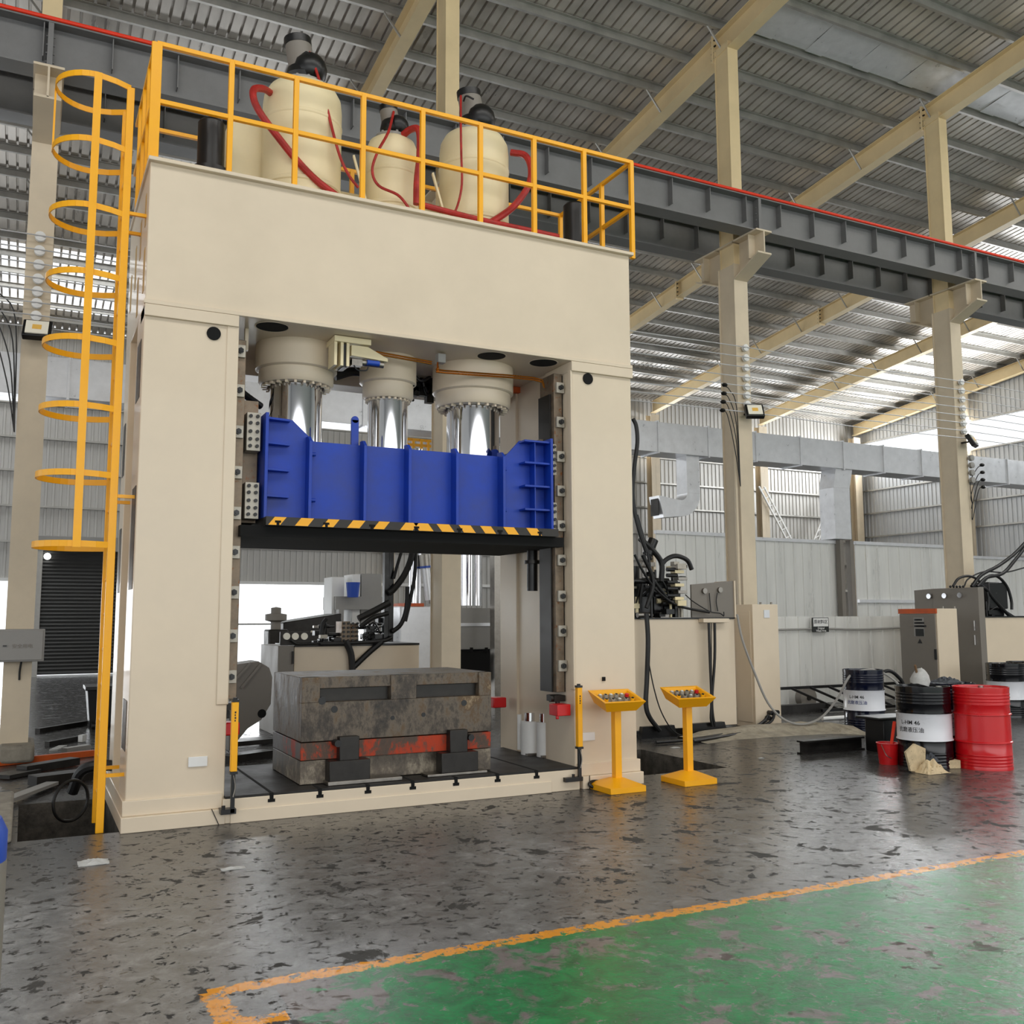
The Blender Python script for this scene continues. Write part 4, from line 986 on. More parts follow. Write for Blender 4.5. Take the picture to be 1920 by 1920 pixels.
for px, py, w_ in ((1228,1118,.16),(1246,1103,.13),(1270,1120,.12),(1281,1090,.1)):
    p_ = G(px, py); b = B(); b.box(p_.x-w_, p_.x+w_*.6, 11.5, 11.8, 1.66, p_.z); b.build('valve_block', 'black', pu, bevel=.006)
for j, py in enumerate((1062,1072,1085,1097,1110,1122)):
    p_ = G(1280-(j%2)*6, py); b = B(); b.box(p_.x-.09, p_.x+.07, 11.33, 11.45, p_.z-.022, p_.z+.022); b.build('directional_valve', 'cream_tank' if j % 2 else 'steel', pu, bevel=.003)
for py in (1068,1079,1092,1104,1117,1129):
    p_ = G(1268, py); b = B(); b.cyl((p_.x-.16, 11.36, p_.z), (p_.x+.02, 11.36, p_.z), .028, 12); b.build('solenoid', 'black', pu)
b = B(); p_ = G(1274,1131); b.box(p_.x-.09, p_.x+.06, 11.26, 11.34, p_.z-.04, p_.z+.04); b.build('junction_box', 'cream_tank', pu, bevel=.004)
b = B(); a, c = G(1204,1115), G(1204,1060); b.cyl((a.x, 11.7, 1.66), (a.x, 11.7, c.z), .17, 24); b.build('pump_motor', 'black', pu)
for pts, r in (([(1240,1060),(1248,1050),(1262,1043),(1276,1044),(1290,1052),(1297,1068)], .034), ([(1193,968),(1200,990),(1215,1040),(1222,1080),(1250,1120)], .022), ([(1195,965),(1208,1010),(1222,1050)], .016),
               ([(1190,1040),(1205,1070),(1230,1105),(1270,1135),(1330,1148)], .018), ([(1200,1010),(1222,1030),(1240,1055),(1240,1090)], .04), ([(1212,1140),(1225,1090),(1205,1040)], .03), ([(1285,1115),(1300,1128),(1330,1146),(1350,1150),(1357,1155),(1357,1147)], .008)):
    b = B(); b.tube([G(px, py, 11.3) for px, py in pts], r, 10); b.build('hydraulic_hose', 'black_rubber', pu)
p0, p1 = G(1214,1040), G(1225,1012); b = B(); b.cyl(p0, p1, .075, 16); b.build('filter_can', 'black', pu)
a, c = at(1317,1150,'y',11.15), at(1366,1167,'y',11.15); b = B(); b.box(a.x, c.x, 11.13, 11.25, c.z, 1.64); b.build('cable_box', 'cream', pu, bevel=.004)
for pts, r in (([(1212,1150),(1215,1200),(1213,1270),(1211,1320),(1218,1345),(1237,1370)], .034), ([(1329,1168),(1331,1230),(1334,1310),(1333,1345),(1336,1362)], .02), ([(1340,1168),(1340,1235),(1335,1310),(1337,1345),(1341,1362)], .02), ([(1216,1240),(1226,1290),(1240,1335),(1262,1370),(1290,1384)], .009), ([(1334,1168),(1334,1240),(1335,1300)], .006)):
    b = B(); b.tube([at(px, py, 'y', 11.12) for px, py in pts], r, 8); b.build('hanging_cable', 'black_rubber', pu)
# tall black hoses seen right of the upright
b = B(); b.tube([at(px,py,'y',11.0) for px,py in ((1187,785),(1193,800),(1195,830),(1190,870),(1186,920),(1190,960),(1200,1000),(1212,1035))], .03, 8); b.build('riser_hose', 'black_rubber', pu)
# electrical cabinet next to it
cy0 = 11.42; cx0 = at(1414,1250,'y',cy0).x; cx1 = at(1462,1250,'y',cy0).x; cyb = at(1379,1250,'x',cx0).y; cz = at(1414,1133,'y',cy0).z
print('cab', cx0, cx1, cyb, cz)
ca = thing('electrical_cabinet', 'narrow cream cabinet with black plugs low on its front, beside the cream oil tank', 'cabinet', ((cx0+cx1)/2, (cy0+cyb)/2, 0))
b = B(); b.box(cx0, cx1, cy0, cyb, 0.0, cz); b.build('cabinet_body', 'cream', ca, bevel=.006)
b = B(); b.box(cx0-.012, cx0, cy0+.05, cyb-.05, .08, cz-.1); b.build('side_door', 'cream', ca, bevel=.004)
p_ = at(1437,1151,'y',cy0); b = B(); b.box(p_.x-.055, p_.x+.055, cy0-.01, cy0, p_.z-.06, p_.z+.06); b.build('vent_plate', 'galvanised', ca)
for px in (1426, 1446): p_ = at(px, 1132, 'y', cy0+.1); b = B(); b.cyl((p_.x, cy0+.1, cz), (p_.x, cy0+.1, cz+.035), .018, 10); b.build('eye_bolt', 'steel', ca)
for px, py in ((1441,1336),(1452,1335),(1437,1346)):
    p_ = at(px, py, 'y', cy0); b = B(); b.cyl((p_.x, cy0-.08, p_.z), (p_.x, cy0, p_.z), .035, 12); b.build('plug', 'black', ca)
for pts in (([(1452,1338),(1446,1352),(1425,1364),(1395,1374),(1340,1383),(1280,1388)]), ([(1441,1340),(1432,1352),(1410,1366),(1370,1378),(1300,1390)]), ([(1437,1350),(1420,1362),(1385,1372),(1300,1386),(1230,1392)])):
    P_ = [at(px, py, 'y', cy0-.1) for px, py in pts[:2]] + [at(px, py, 'z', .03) for px, py in pts[2:]]
    b = B(); b.tube(P_, .022, 8); tag(b.build('power_cable', 'black_rubber'), 'black cable running from the cabinet plugs along the floor below the oil tank', 'cable', 'black cables on the floor by the oil tank')
# drooping grey hose to the drums
P_ = [at(px, py, 'y', 11.2-.8*u) for (px, py), u in zip(((1382,1152),(1392,1200),(1415,1262),(1440,1318),(1470,1349),(1505,1358),(1540,1345),(1570,1310),(1590,1272)), [k/9 for k in range(9)])] + [at(1605,1260,'y',10.55), at(1640,1256,'y',10.55), at(1672,1272,'y',10.5), at(1700,1300,'y',10.3)]
b = B(); b.tube(P_, .017, 8); tag(b.build('suction_hose', 'grey_paint'), 'thin grey hose drooping from the cabinet over the blue drum by the fence', 'hose')
# ================================================================ grey cabinet with orange top and second power unit
gy0 = 11.6; gx0 = at(1759,1200,'y',gy0).x; gx1 = at(1797,1200,'y',gy0).x; gyb = at(1690,1200,'x',gx0).y; gz = at(1760,1141,'y',gy0).z
print('cab2', gx0, gx1, gyb, gz)
cb = thing('control_cabinet', 'grey control cabinet with orange top strip and small screen behind the drums', 'cabinet', ((gx0+gx1)/2, (gy0+gyb)/2, 0))
b = B(); b.box(gx0, gx1, gy0, gyb, 0, gz); b.build('cabinet_body', 'cream', cb, bevel=.005)
b = B(); b.box(gx0-.02, gx0, gy0+.03, gyb, .06, gz-.09); dr = b.build('cabinet_door', 'cabinet_grey', cb, bevel=.004)
b = B(); b.box(gx0-.025, gx0+.01, gy0, gyb+.02, gz-.085, gz); b.build('orange_strip', 'orange', cb)
def LF(px, py, x=gx0-.02): return at(px, py, 'x', x)
a, c = LF(1713,1158), LF(1735,1213)
b = B(); b.box(gx0-.026, gx0-.02, c.y, a.y, c.z+.18, a.z); pl_ = b.build('display_panel', 'grey_paint', dr)
a, c = LF(1717,1179), LF(1733,1193); b = B(); b.box(gx0-.03, gx0-.026, c.y, a.y, c.z, a.z); b.build('screen', 'screen_dark', dr)
for r_, py in enumerate((1162,1168,1174)):
    for k in range(3+r_):
        p_ = LF(1718+k*4, py); b = B(); b.box(gx0-.03, gx0-.026, p_.y-.035, p_.y+.035, p_.z-.015, p_.z+.015); b.build('indicator', 'ink_black', dr)
p_ = LF(1755,1227); b = B(); b.box(gx0-.04, gx0-.02, p_.y-.02, p_.y+.02, p_.z-.09, p_.z+.09); b.build('door_handle', 'black', dr)
p_ = LF(1725,1203); b = B(); b.prism([(p_.y-.05,p_.z-.03),(p_.y+.05,p_.z-.03),(p_.y,p_.z+.05)], 'yz', gx0-.024, gx0-.02); b.build('warning_mark', 'ink_black', dr)
for px in (1768, 1790): p_ = at(px,1139,'y',gy0+.05); b = B(); b.cyl((p_.x, gy0+.05, gz), (p_.x, gy0+.05, gz+.04), .012, 8); b.build('eye_bolt', 'steel', cb)
hy0 = 11.95; hx0 = at(1839,1200,'y',hy0).x; hyb = at(1752,1200,'x',hx0).y; hyc = at(1717,1200,'x',hx0).y; hz0 = at(1838,1101,'y',hy0).z
pu2 = thing('hydraulic_power_unit', 'cream hydraulic tank with grey gauge cabinet and arching black hoses at the right edge', 'power unit', (hx0+1.2, hy0+.8, 0))
b = B(); b.box(hx0, hx0+.16, hy0, hyb-.01, 0, hz0); b.build('gauge_cabinet', 'cabinet_grey', pu2, bevel=.005)
b = B(); b.prism([(hyb, 1.2),(hyb, hz0),(hyc, hz0-.02),(hyc, 1.5)], 'yz', hx0+.02, hx0+.2); b.build('gauge_wing', 'cabinet_grey', pu2, bevel=.005)
for px, py in ((1744,1118),(1773,1117),(1802,1116)):
    p_ = at(px, py, 'x', hx0); b = B(); b.cyl((hx0-.05, p_.y, p_.z), (hx0, p_.y, p_.z), .05, 18); b.build('pressure_gauge', 'chrome', pu2)
for px, py in ((1829,1173),(1830,1200)):
    p_ = at(px, py, 'x', hx0); b = B(); b.box(hx0-.03, hx0, p_.y-.012, p_.y+.012, p_.z-.09, p_.z+.09); b.build('door_hinge', 'chrome', pu2)
b = B(); b.box(hx0+.16, hx0+3.4, hy0+.02, 12.75, 0.0, 1.64); b.build('oil_tank', 'cream', pu2, bevel=.006)
b = B(); b.box(hx0+.16, hx0+3.4, hy0-.0, 12.78, 1.64, 1.665); b.build('tank_lid', 'black', pu2)
H_ = lambda px, py, y=12.3: at(px, py, 'y', y)
a, c = H_(1857,1145), H_(1888,1092); b = B(); b.box(a.x, c.x, 12.3, 12.7, 1.8, c.z); b.box(a.x+.05, c.x-.05, 12.35, 12.65, 1.66, 1.8); b.build('pump_motor', 'black', pu2, bevel=.02)
for pts, r in (([(1787,1099),(1797,1085),(1815,1080),(1832,1086),(1843,1100)], .024), ([(1808,1099),(1816,1085),(1845,1072),(1885,1073),(1922,1064)], .014), ([(1822,1100),(1840,1078),(1870,1062),(1900,1040),(1925,1015)], .034),
               ([(1832,1100),(1850,1083),(1880,1075),(1903,1050),(1925,1022)], .034), ([(1838,1098),(1855,1080),(1872,1082),(1888,1100),(1896,1125),(1897,1143)], .028), ([(1833,1102),(1848,1104),(1862,1122),(1890,1152),(1925,1182)], .034),
               ([(1850,1110),(1853,1125),(1852,1145)], .03), ([(1875,1140),(1895,1152),(1925,1172)], .018)):
    b = B(); b.tube([H_(px, py) for px, py in pts], r, 10); b.build('hydraulic_hose', 'black_rubber', pu2)
cluster(pu2, hx0+.2, H_(1857,1100).x, 12.1, 12.5, 1.66, 1.95, 10, 5, .8, 2)
b = B()
for k in range(5): b.sph(H_(1782+k*6,1100), .025, 8)
bb = b
bb.build('cable_gland', 'black', pu2)
# ================================================================ drums
def drum(x, y, mb, mw, lab, rz=0, txt=None, ink='ink_black', ink2=None, grp='oil drums'):
    R = .287; root = thing('oil_drum', lab, 'drum', (0,0,0), grp)
    def rib(z, o=.010): return [(R, z-.012), (R+o, z-.006), (R+o, z+.006), (R, z+.012)]
    b = B(); pr_ = [(0,.01),(R-.01,.01),(R-.008,0),(R+.004,0),(R+.004,.014)]
    for z in (.05,.085,.12,.155): pr_ += rib(z, .004)
    pr_ += rib(.29, .012)
    if not mw: pass
    pr_ += rib(.59, .012)
    for z in (.70,.735,.77,.805): pr_ += rib(z, .004)
    pr_ += [(R+.004,.868),(R+.004,.882),(R-.006,.882),(R-.008,.862),(0,.862)]
    b.lathe((0,0,0), pr_, 48); b.build('drum_shell', mb, root)
    if mw:
        b = B(); b.lathe((0,0,0), [(R+.0125,.30),(R+.0135,.296),(R+.002,.315),(R+.002,.57),(R+.0135,.588),(R+.013,.584)], 48); wb_ = b.build('white_band', mw, root)
        if txt:
            for s_, z_, sz, ik in ((txt[0], .49, .062, ink), (txt[1], .41, .06, ink2 or ink)):
                o = text('drum_lettering', s_, sz, ik, root, Matrix.Rotation(PI/2, 4, 'X'), extrude=0.0)
                for v in o.data.vertices:
                    u = v.co.x; a = u/R; v.co = Vector(((R+.004)*math.sin(a), -(R+.004)*math.cos(a), v.co.z+z_))
    b = B(); b.cyl((.14,.1,.862),(.14,.1,.878),.03,12); b.build('bung_cap', 'steel', root)
    root.location = (x, y, 0); root.rotation_euler[2] = rz; WL[root.name] = Vector((x, y, 0))
    return root
T_ = ('L-HM 46', '抗磨液压油')
drum(9.07, 7.70, 'drum_black', 'drum_white', 'black drum with clean white band and black lettering, nearest in front of the grey cabinet', math.radians(-80), T_)
drum(9.53, 7.31, 'drum_red', None, 'bright red steel drum beside the white-banded drums')
drum(9.78, 7.93, 'drum_blue', 'drum_white', 'white-banded drum mostly hidden behind the red one, a grey rag on its lid', math.radians(-55), T_, 'ink_blue')
drum(11.15, 10.52, 'drum_blue', 'drum_white', 'dark blue drum with white band and blue lettering standing alone before the fence', math.radians(-68), T_, 'ink_black', 'ink_blue')
drum(14.65, 10.75, 'drum_black', 'drum_white', 'black and white drum with torn label at the right edge, before the second oil tank', math.radians(30))
drum(15.45, 10.95, 'drum_black', None, 'plain black drum cut by the right edge of the photo, behind the red drum')
# funnel bag and rags on the drum lids
b = B(); c = (9.10, 7.76, .885); b.lathe(c, [(0,0),(.1,0),(.11,.05),(.085,.12),(.05,.17),(.02,.19),(0,.195)], 14, Matrix.Rotation(.25, 4, 'Y'))
for v in b.bm.verts: v.co += Vector((random.uniform(-.008,.008),)*3)
fb_ = b.build('cloth_bag', 'rag'); tag(fb_, 'off-white cloth bag with a stick, sitting on the nearest white-banded drum', 'bag')
b = B(); b.cyl((9.07,7.76,1.0), (9.02,7.74,1.11), .014, 8); o = b.build('stick', 'wood'); o.parent = fb_; o.location = o.location-fb_.location
def heap(name, m, c, sx, sy, h, lab, cat, seed, rz=0):
    rd = random.Random(seed); b = B(); N = 12
    g = [[b.bm.verts.new((c[0]+(i/N-.5)*sx*(1-.25*abs(j/N-.5)*rd.random()), c[1]+(j/N-.5)*sy*(1-.3*abs(i/N-.5)*rd.random()), c[2]+.004+h*max(0, 1-((i/N-.5)*2)**2)*max(0, 1-((j/N-.5)*2)**2)*rd.uniform(.35,1))) for j in range(N+1)] for i in range(N+1)]
    for i in range(N):
        for j in range(N): b.bm.faces.new((g[i][j], g[i+1][j], g[i+1][j+1], g[i][j+1]))
    o = b.build(name, m, smooth=False); md = o.modifiers.new('thick', 'SOLIDIFY'); md.thickness = .004; return tag(o, lab, cat)
heap('rag', 'rag_dark', (9.74, 7.92, .885), .34, .3, .07, 'crumpled grey rag lying on the lid of the drum behind the red one', 'rag', 4)
c = at(1742, 1447, 'z', 0)
heap('crumpled_rag', 'rag_dark', (c.x+.06, c.y+.02, .1), .16, .16, .1, 'dark crumpled rag on top of the torn cardboard', 'rag', 9)
b = B(); cc = Vector((c.x-.14, c.y+.03, 0))
b.prism([(cc.x-.10,.02),(cc.x+.12,.0),(cc.x+.14,.24),(cc.x-.02,.30),(cc.x-.16,.22)], 'xz', cc.y, cc.y+.025)
rd = random.Random(2)
cbx = b.build('torn_cardboard', 'cardboard', smooth=False); tag(cbx, 'torn piece of cardboard leaning against the nearest white-banded drum', 'cardboard')
heap('cardboard_scrap', 'cardboard', (c.x-.02, c.y-.04, 0), .34, .26, .16, 'crumpled cardboard scrap heaped in front of the nearest white-banded drum', 'cardboard', 12)
b = B(); c2 = at(1782, 1440, 'z', 0.0); b.box(c2.x-.12, c2.x+.09, c2.y-.05, c2.y+.05, 0, .09, rz=-.35); tag(b.build('wooden_block', 'cardboard', bevel=.006), 'pale oil-stained block on the floor before the red drum', 'block')
# bucket with tools
c = at(1668, 1434, 'z', 0); c = Vector((c.x+.05, c.y+.06, 0))
bk = thing('red_bucket', 'small red plastic bucket beside the nearest white-banded drum', 'bucket', (c.x, c.y, 0))
b = B(); b.lathe((c.x, c.y, 0), [(0,.004),(.095,.004),(.1,.0),(.118,.225),(.126,.228),(.126,.236),(.112,.236),(.094,.012),(0,.012)], 28); b.build('bucket_shell', 'red_paint', bk)
b = B(); b.tube([(c.x-.12,c.y-.02,.22),(c.x-.14,c.y-.1,.12),(c.x-.09,c.y-.13,.08)], .005, 6); b.build('bucket_handle', 'steel', bk)
b = B(); b.bar((c.x+.02,c.y,.05), (c.x+.16,c.y+.03,.46), .035, .02); tag(b.build('pipe_wrench', 'red_bar', bevel=.004), 'red handled wrench standing in the small red bucket', 'tool')
b = B(); b.cyl((c.x+.05,c.y-.04,.05), (c.x+.19,c.y-.02,.3), .01, 8); b.cyl((c.x+.03,c.y-.05,.05), (c.x+.17,c.y-.06,.27), .01, 8); tag(b.build('pliers', 'steel'), 'steel pliers handles sticking out of the small red bucket', 'tool')
# black trough behind the bucket
a = at(1640,1392,'z',0); b = B(); a = Vector((at(1641,1400,'y',8.6).x, 8.6, 0)); a.x += .16; b.box(a.x, a.x+.5, a.y, a.y+.3, 0, .40); b.box(a.x-.12, a.x+.55, a.y-.04, a.y+.34, .40, .43); tag(b.build('black_trough', 'black', bevel=.01), 'black trough with flat lid standing behind the red bucket', 'trough')
# concrete curb, steel beam, patches of dust
Zp = lambda px, py, z=0: at(px, py, 'z', z)
rd = random.Random(8)
b = B(); pts = [Zp(1290,1388), Zp(1340,1381), Zp(1400,1377), Zp(1460,1373), Zp(1520,1370), Zp(1560,1371), Zp(1600,1374)]
prev = None
for k, p_ in enumerate(pts):
    w_ = .06+.38*(k/6); h_ = .03+.07*min(1, k/3); y_ = p_.y
    for j in range(3): pass
N = 24; rings = []
for k in range(N+1):
    u = k/N*6; i = min(5, int(u)); p_ = pts[i].lerp(pts[i+1], u-i); hh = (.03+.08*min(1, k/9))*rd.uniform(.88,1.08); dd = .42
    rings.append([b.bm.verts.new(q_) for q_ in ((p_.x, p_.y+.25, 0), (p_.x, p_.y+.2, hh), (p_.x, p_.y-.0, hh), (p_.x, p_.y-dd*rd.uniform(.25,.5), hh*.45), (p_.x, p_.y-dd, 0))])
for r0, r1 in zip(rings, rings[1:]):
    for j in range(4): b.bm.faces.new((r0[j], r1[j], r1[j+1], r0[j+1]))
tag(b.build('concrete_curb', 'concrete_raw', smooth=False), 'rough broken concrete curb on the floor between the oil tank and the drums', 'curb')
a, c = Zp(1510,1416), Zp(1690,1416); b = B(); b.box(a.x, c.x, a.y+.02, a.y+.14, 0, .02); b.box(a.x, c.x, a.y+.07, a.y+.09, 0, .15); b.box(a.x, c.x, a.y+.02, a.y+.14, .14, .16); tag(b.build('steel_beam', 'dark_steel', smooth=False), 'black steel beam lying on the floor left of the red bucket', 'beam')
b = B(); a = Zp(1290,1360); b.box(a.x+.0, a.x+3.6, 12.9, 13.05, 0, .14); tag(b.build('floor_beam', 'dark_steel', smooth=False), 'long dark beam lying along the foot of the sheet fence', 'beam')
# ladder-like frame lying at the fence, wheel
ly = 13.5
A, C = at(1463,1291,'y',ly), at(1692,1287,'y',ly)
lf = thing('steel_ladder', 'black steel ladder frame leaning low against the white sheet fence', 'ladder', (A.x, ly, 0))
b = B(); b.bar((A.x, ly, A.z), (C.x, ly, A.z+.0), .05, .05); b.build('side_rail', 'black', lf)
b = B(); b.bar((A.x+.2, ly-.8, .04), (C.x, ly-.8, .04), .05, .05); b.build('side_rail', 'black', lf)
for k in range(7):
    x = A.x+.25+k*(C.x-A.x-.4)/6; b = B(); b.bar((x, ly, A.z), (x+.35, ly-.8, .04), .04, .04); b.build('rung', 'black', lf)
c = at(1513,1308,'y',13.85); b = B(); b.cyl((c.x, 13.8, c.z), (c.x, 13.95, c.z), .2, 28); o = b.build('wheel_disc', 'cabinet_grey'); tag(o, 'dusty round wheel disc standing against the sheet fence behind the ladder frame', 'wheel')
b = B(); b.cyl((c.x, 13.78, c.z), (c.x, 13.8, c.z), .05, 16); h_ = b.build('hub', 'dark_steel'); h_.parent = o; h_.location = h_.location-o.location
b = B(); a = Zp(1585,1348); b.cyl((a.x-.5, a.y, .03), (a.x+.1, a.y, .03), .03, 10); tag(b.build('short_pipe', 'white'), 'short pale pipe lying left of the blue drum', 'pipe')
b = B(); p_ = [at(px,py,'y',11.4) for px,py in ((1650,1262),(1668,1258),(1685,1270),(1694,1285),(1700,1320),(1704,1368))]; b.tube(p_, .03, 8); tag(b.build('black_hose', 'black_rubber'), 'black hose arching behind the blue drum', 'hose')
# litter on the floor
def litter(px, py, sx, sy, lab, seed, rz=0, h=.03):
    c = Zp(px, py); o = heap('plastic_scrap' if seed % 2 else 'paper_scrap', 'rag', (c.x, c.y, 0), sx, sy, h, lab, 'litter', seed)
litter(175,1618,.2,.16,'crumpled white plastic scrap on the floor left of the press front',21)
litter(437,1629,.16,.07,'flat white paper strip on the floor before the left upright',22, h=.012)
for px, py, s_, lb in ((1266,1402,.12,'white flake of paper beside the pit right of the press'),(1427,1422,.07,'small white scrap on the floor between pedestal and drums'),(1850,1440,.1,'white scrap on the floor right of the red drum')):
    litter(px, py, s_, s_*.6, lb, 31+px % 7, h=.01)
c = Zp(1890,1438); 
# ================================================================ left side: box, bin, scrap
a, c = at(0,1180,'y',12.68), at(82,1240,'y',12.68)
eb = thing('electrical_box', 'grey electrical box with faded Chinese characters on the outer left column', 'box', ((a.x+c.x)/2, 12.75, c.z))
b = B(); b.box(-.34, c.x, 12.66, 12.85, c.z, a.z); b.build('box_body', 'grey_paint', eb, bevel=.008)
b = B(); b.box(-.33, c.x-.02, 12.645, 12.66, c.z+.02, a.z-.02); b.build('box_door', 'grey_paint', eb, bevel=.004)
p_ = at(42,1212,'y',12.64); text('box_lettering', '安全用电', .055, 'cabinet_grey', eb, on_front(p_.x, 12.643, p_.z))
p_ = at(9,1211,'y',12.64); b = B(); b.box(p_.x-.02, p_.x+.02, 12.63, 12.645, p_.z-.008, p_.z+.008); b.build('latch', 'black', eb)
b = B(); b.tube([at(40,1240,'y',12.8), at(37,1258,'y',12.82), at(36,1275,'y',12.83)], .012, 6); b.build('cable_stub', 'black_rubber', eb)
a, c = Zp(165,1368), Zp(206,1365); zt_ = at(170,1287,'y',a.y+.1).z
bn = thing('waste_bin', 'black square bin standing behind the yellow ladder', 'bin', (a.x+.25, a.y+.35, 0))
b = B(); M_ = Matrix.Translation((a.x+.3, a.y+.35, 0))
vs_ = []
for z, s_ in ((.02,.27),(zt_-.06,.33)):
    vs_.append([b.bm.verts.new((a.x+.3+sx*s_, a.y+.35+sy*s_, z)) for sx, sy in ((-1,-1),(1,-1),(1,1),(-1,1))])
for k in range(4): b.bm.faces.new((vs_[0][k], vs_[0][(k+1)%4], vs_[1][(k+1)%4], vs_[1][k]))
b.bm.faces.new(vs_[0]); b.bm.faces.new(vs_[1]); b.build('bin_body', 'black', bn, bevel=.01)
b = B(); b.box(a.x-.06, a.x+.66, a.y, a.y+.7, zt_-.06, zt_); b.build('bin_rim', 'black', bn, bevel=.01)
for sx in (0, .45): 
    b = B(); b.cyl((a.x+.05+sx, a.y+.02, .05), (a.x+.1+sx, a.y+.02, .05), .05, 12); b.build('bin_wheel', 'black_rubber', bn)
def bar3(p0, p1, w, m, lab, cat='scrap', name='steel_offcut', z=.03, h=None, grp=None):
    A, C = Zp(*p0), Zp(*p1); b = B(); b.bar((A.x, A.y, z), (C.x, C.y, z), w, h or w); tag(b.build(name, m, smooth=False), lab, cat, grp)
bar3((-6,1437),(176,1418),.07,'orange','rusty orange pipe on the floor behind the outer left column','pipe','rusty_pipe',.04)
bar3((-6,1518),(98,1478),.12,'grey_paint','pale board lying across the left corner of the open pit','board','pale_board',.05,.03)
bar3((70,1375),(160,1360),.08,'dark_steel','dark steel bar on the floor left of the black bin')
bar3((88,1400),(150,1388),.07,'dark_steel','short dark bar on the floor before the black bin')
bar3((40,1452),(140,1435),.16,'dark_steel','dark steel scrap just behind the rusty orange pipe',z=.05,h=.08)
bar3((60,1476),(170,1462),.22,'dark_steel','dark beam along the back edge of the left pit',z=.06,h=.1)
bar3((120,1415),(165,1408),.1,'purlin','bright steel strip by the foot of the yellow ladder')
bar3((0,1462),(60,1450),.25,'dark_steel','dark plate lying at the left edge behind the pale board',z=.03,h=.04)
bar3((150,1392),(158,1390),.06,'white','tiny white can on the floor behind the ladder',z=.05,h=.09)
bar3((100,1408),(118,1400),.1,'rag','small pale scrap on the floor behind the orange pipe',z=.01,h=.02)
b = B(); c = Zp(35,1560); rd = random.Random(5)
b.box(-.28, -.02, 8.25, 9.7, 0, .16)
tag(b.build('concrete_block', 'concrete_dim', bevel=.02), 'worn concrete block along the left edge of the pit', 'block')
b = B(); b.box(-.22, .16, 12.55, 13.45, .02, .02+.2); o = b.build('column_footing', 'concrete_dim', bevel=.04); tag(o, 'crumbled concrete footing around the outer left column', 'footing')
b = B(); pts = [( .42+.14*math.cos(a), 9.3+.1*math.cos(a), .1+.17*math.sin(a)) for a in [k*.5 for k in range(16)]]; b.tube(pts, .014, 7); tag(b.build('coiled_cable', 'black_rubber'), 'black coiled cable hanging behind the foot of the yellow ladder', 'cable')
b = B(); b.tube([(.45,9.75,.1),(.52,9.65,.3),(.7,9.6,.34),(.9,9.6,.3)], .05, 10); tag(b.build('floor_hose', 'black_rubber'), 'thick black hose curving out beside the left upright foot', 'hose')
# slim post at the very left edge of the photo, close to the camera
p_ = at(4, 1700, 'y', 2.6); zt_ = at(4,1532,'y',2.6).z
po = thing('gas_cylinder', 'blue-topped grey cylinder cut off by the lower left edge of the photo', 'cylinder', (p_.x-.1, 2.6, 0))
b = B(); b.lathe((p_.x-.105, 2.6, 0), [(0,0),(.11,0),(.11,zt_-.1),(.108,zt_-.09)], 32); b.build('cylinder_body', 'cabinet_grey', po)
b = B(); b.lathe((p_.x-.105, 2.6, 0), [(.109,zt_-.1),(.109,zt_-.03),(.095,zt_),(0,zt_+.01)], 32); b.build('cylinder_shoulder', 'blue_plastic', po)
# ================================================================ seen through and behind the press
K = lambda px, py, y: at(px, py, 'y', y)
yb = 13.9
bu = thing('hydraulic_power_unit', 'grey hydraulic unit with three-gauge panel and perforated valve block seen through the press', 'power unit', (3.3, yb+.5, 0))
a, c = K(552,1213,yb), K(786,1213,yb); zt_ = a.z
b = B(); b.box(a.x, c.x, yb, yb+1.2, 0, zt_); b.build('oil_tank', 'cream', bu, bevel=.006)
a2 = K(521,1213,yb); b = B(); b.box(a2.x, a.x-.01, yb-.02, yb+1.1, 0, zt_+.02); tb = b.build('side_cabinet', 'cabinet_grey', bu, bevel=.005)
p_ = K(549,1233,yb-.03); b = B(); b.box(p_.x-.015, p_.x+.015, yb-.05, yb-.02, p_.z-.09, p_.z+.09); b.build('door_handle', 'dark_steel', tb)
b = B(); b.box(a.x, c.x, yb-.01, yb+1.2, zt_, zt_+.03); b.build('tank_lid', 'black', bu)
a, c = K(525,1210,yb), K(583,1184,yb); b = B(); b.box(a.x, c.x, yb-.0, yb+.04, a.z, c.z); gp2 = b.build('gauge_panel', 'dark_steel', bu, bevel=.004)
for px in (537, 553, 570):
    p_ = K(px, 1193, yb); b = B(); b.cyl((p_.x, yb-.03, p_.z), (p_.x, yb, p_.z), .05, 20); b.build('pressure_gauge', 'lens', gp2)
a, c = K(642,1205,yb), K(676,1165,yb)
b = B(); b.box(a.x, (a.x+c.x)/2-.005, yb+.05, yb+.35, a.z-.02, c.z); b.box((a.x+c.x)/2+.005, c.x, yb+.1, yb+.35, a.z-.06, c.z-.03); vb = b.build('valve_manifold', 'rail_worn', bu, bevel=.004)
for i in range(4):
    for j in range(5):
        x = a.x+(c.x-a.x)*(i+.5)/4; z = a.z+(c.z-a.z)*(j+.5)/5; b = B(); b.cyl((x, yb+.03, z), (x, yb+.06, z), .018, 10); b.build('port', 'black', vb)
cluster(bu, K(600,1190,yb).x, K(640,1190,yb).x, yb+.1, yb+.5, zt_+.03, K(600,1172,yb).z, 14, 11, .6, 3)
cluster(bu, K(680,1190,yb).x, K(735,1190,yb).x, yb+.1, yb+.5, zt_+.03, K(700,1160,yb).z, 22, 12, .8, 5)
for px in (722, 731):
    A, C = K(px,1203,13.95), K(px,1000,13.95); b = B(); b.box(A.x-.035, A.x+.035, 13.9, 14.0, A.z, C.z+1.2); b.build('riser_pipe', 'black', bu)
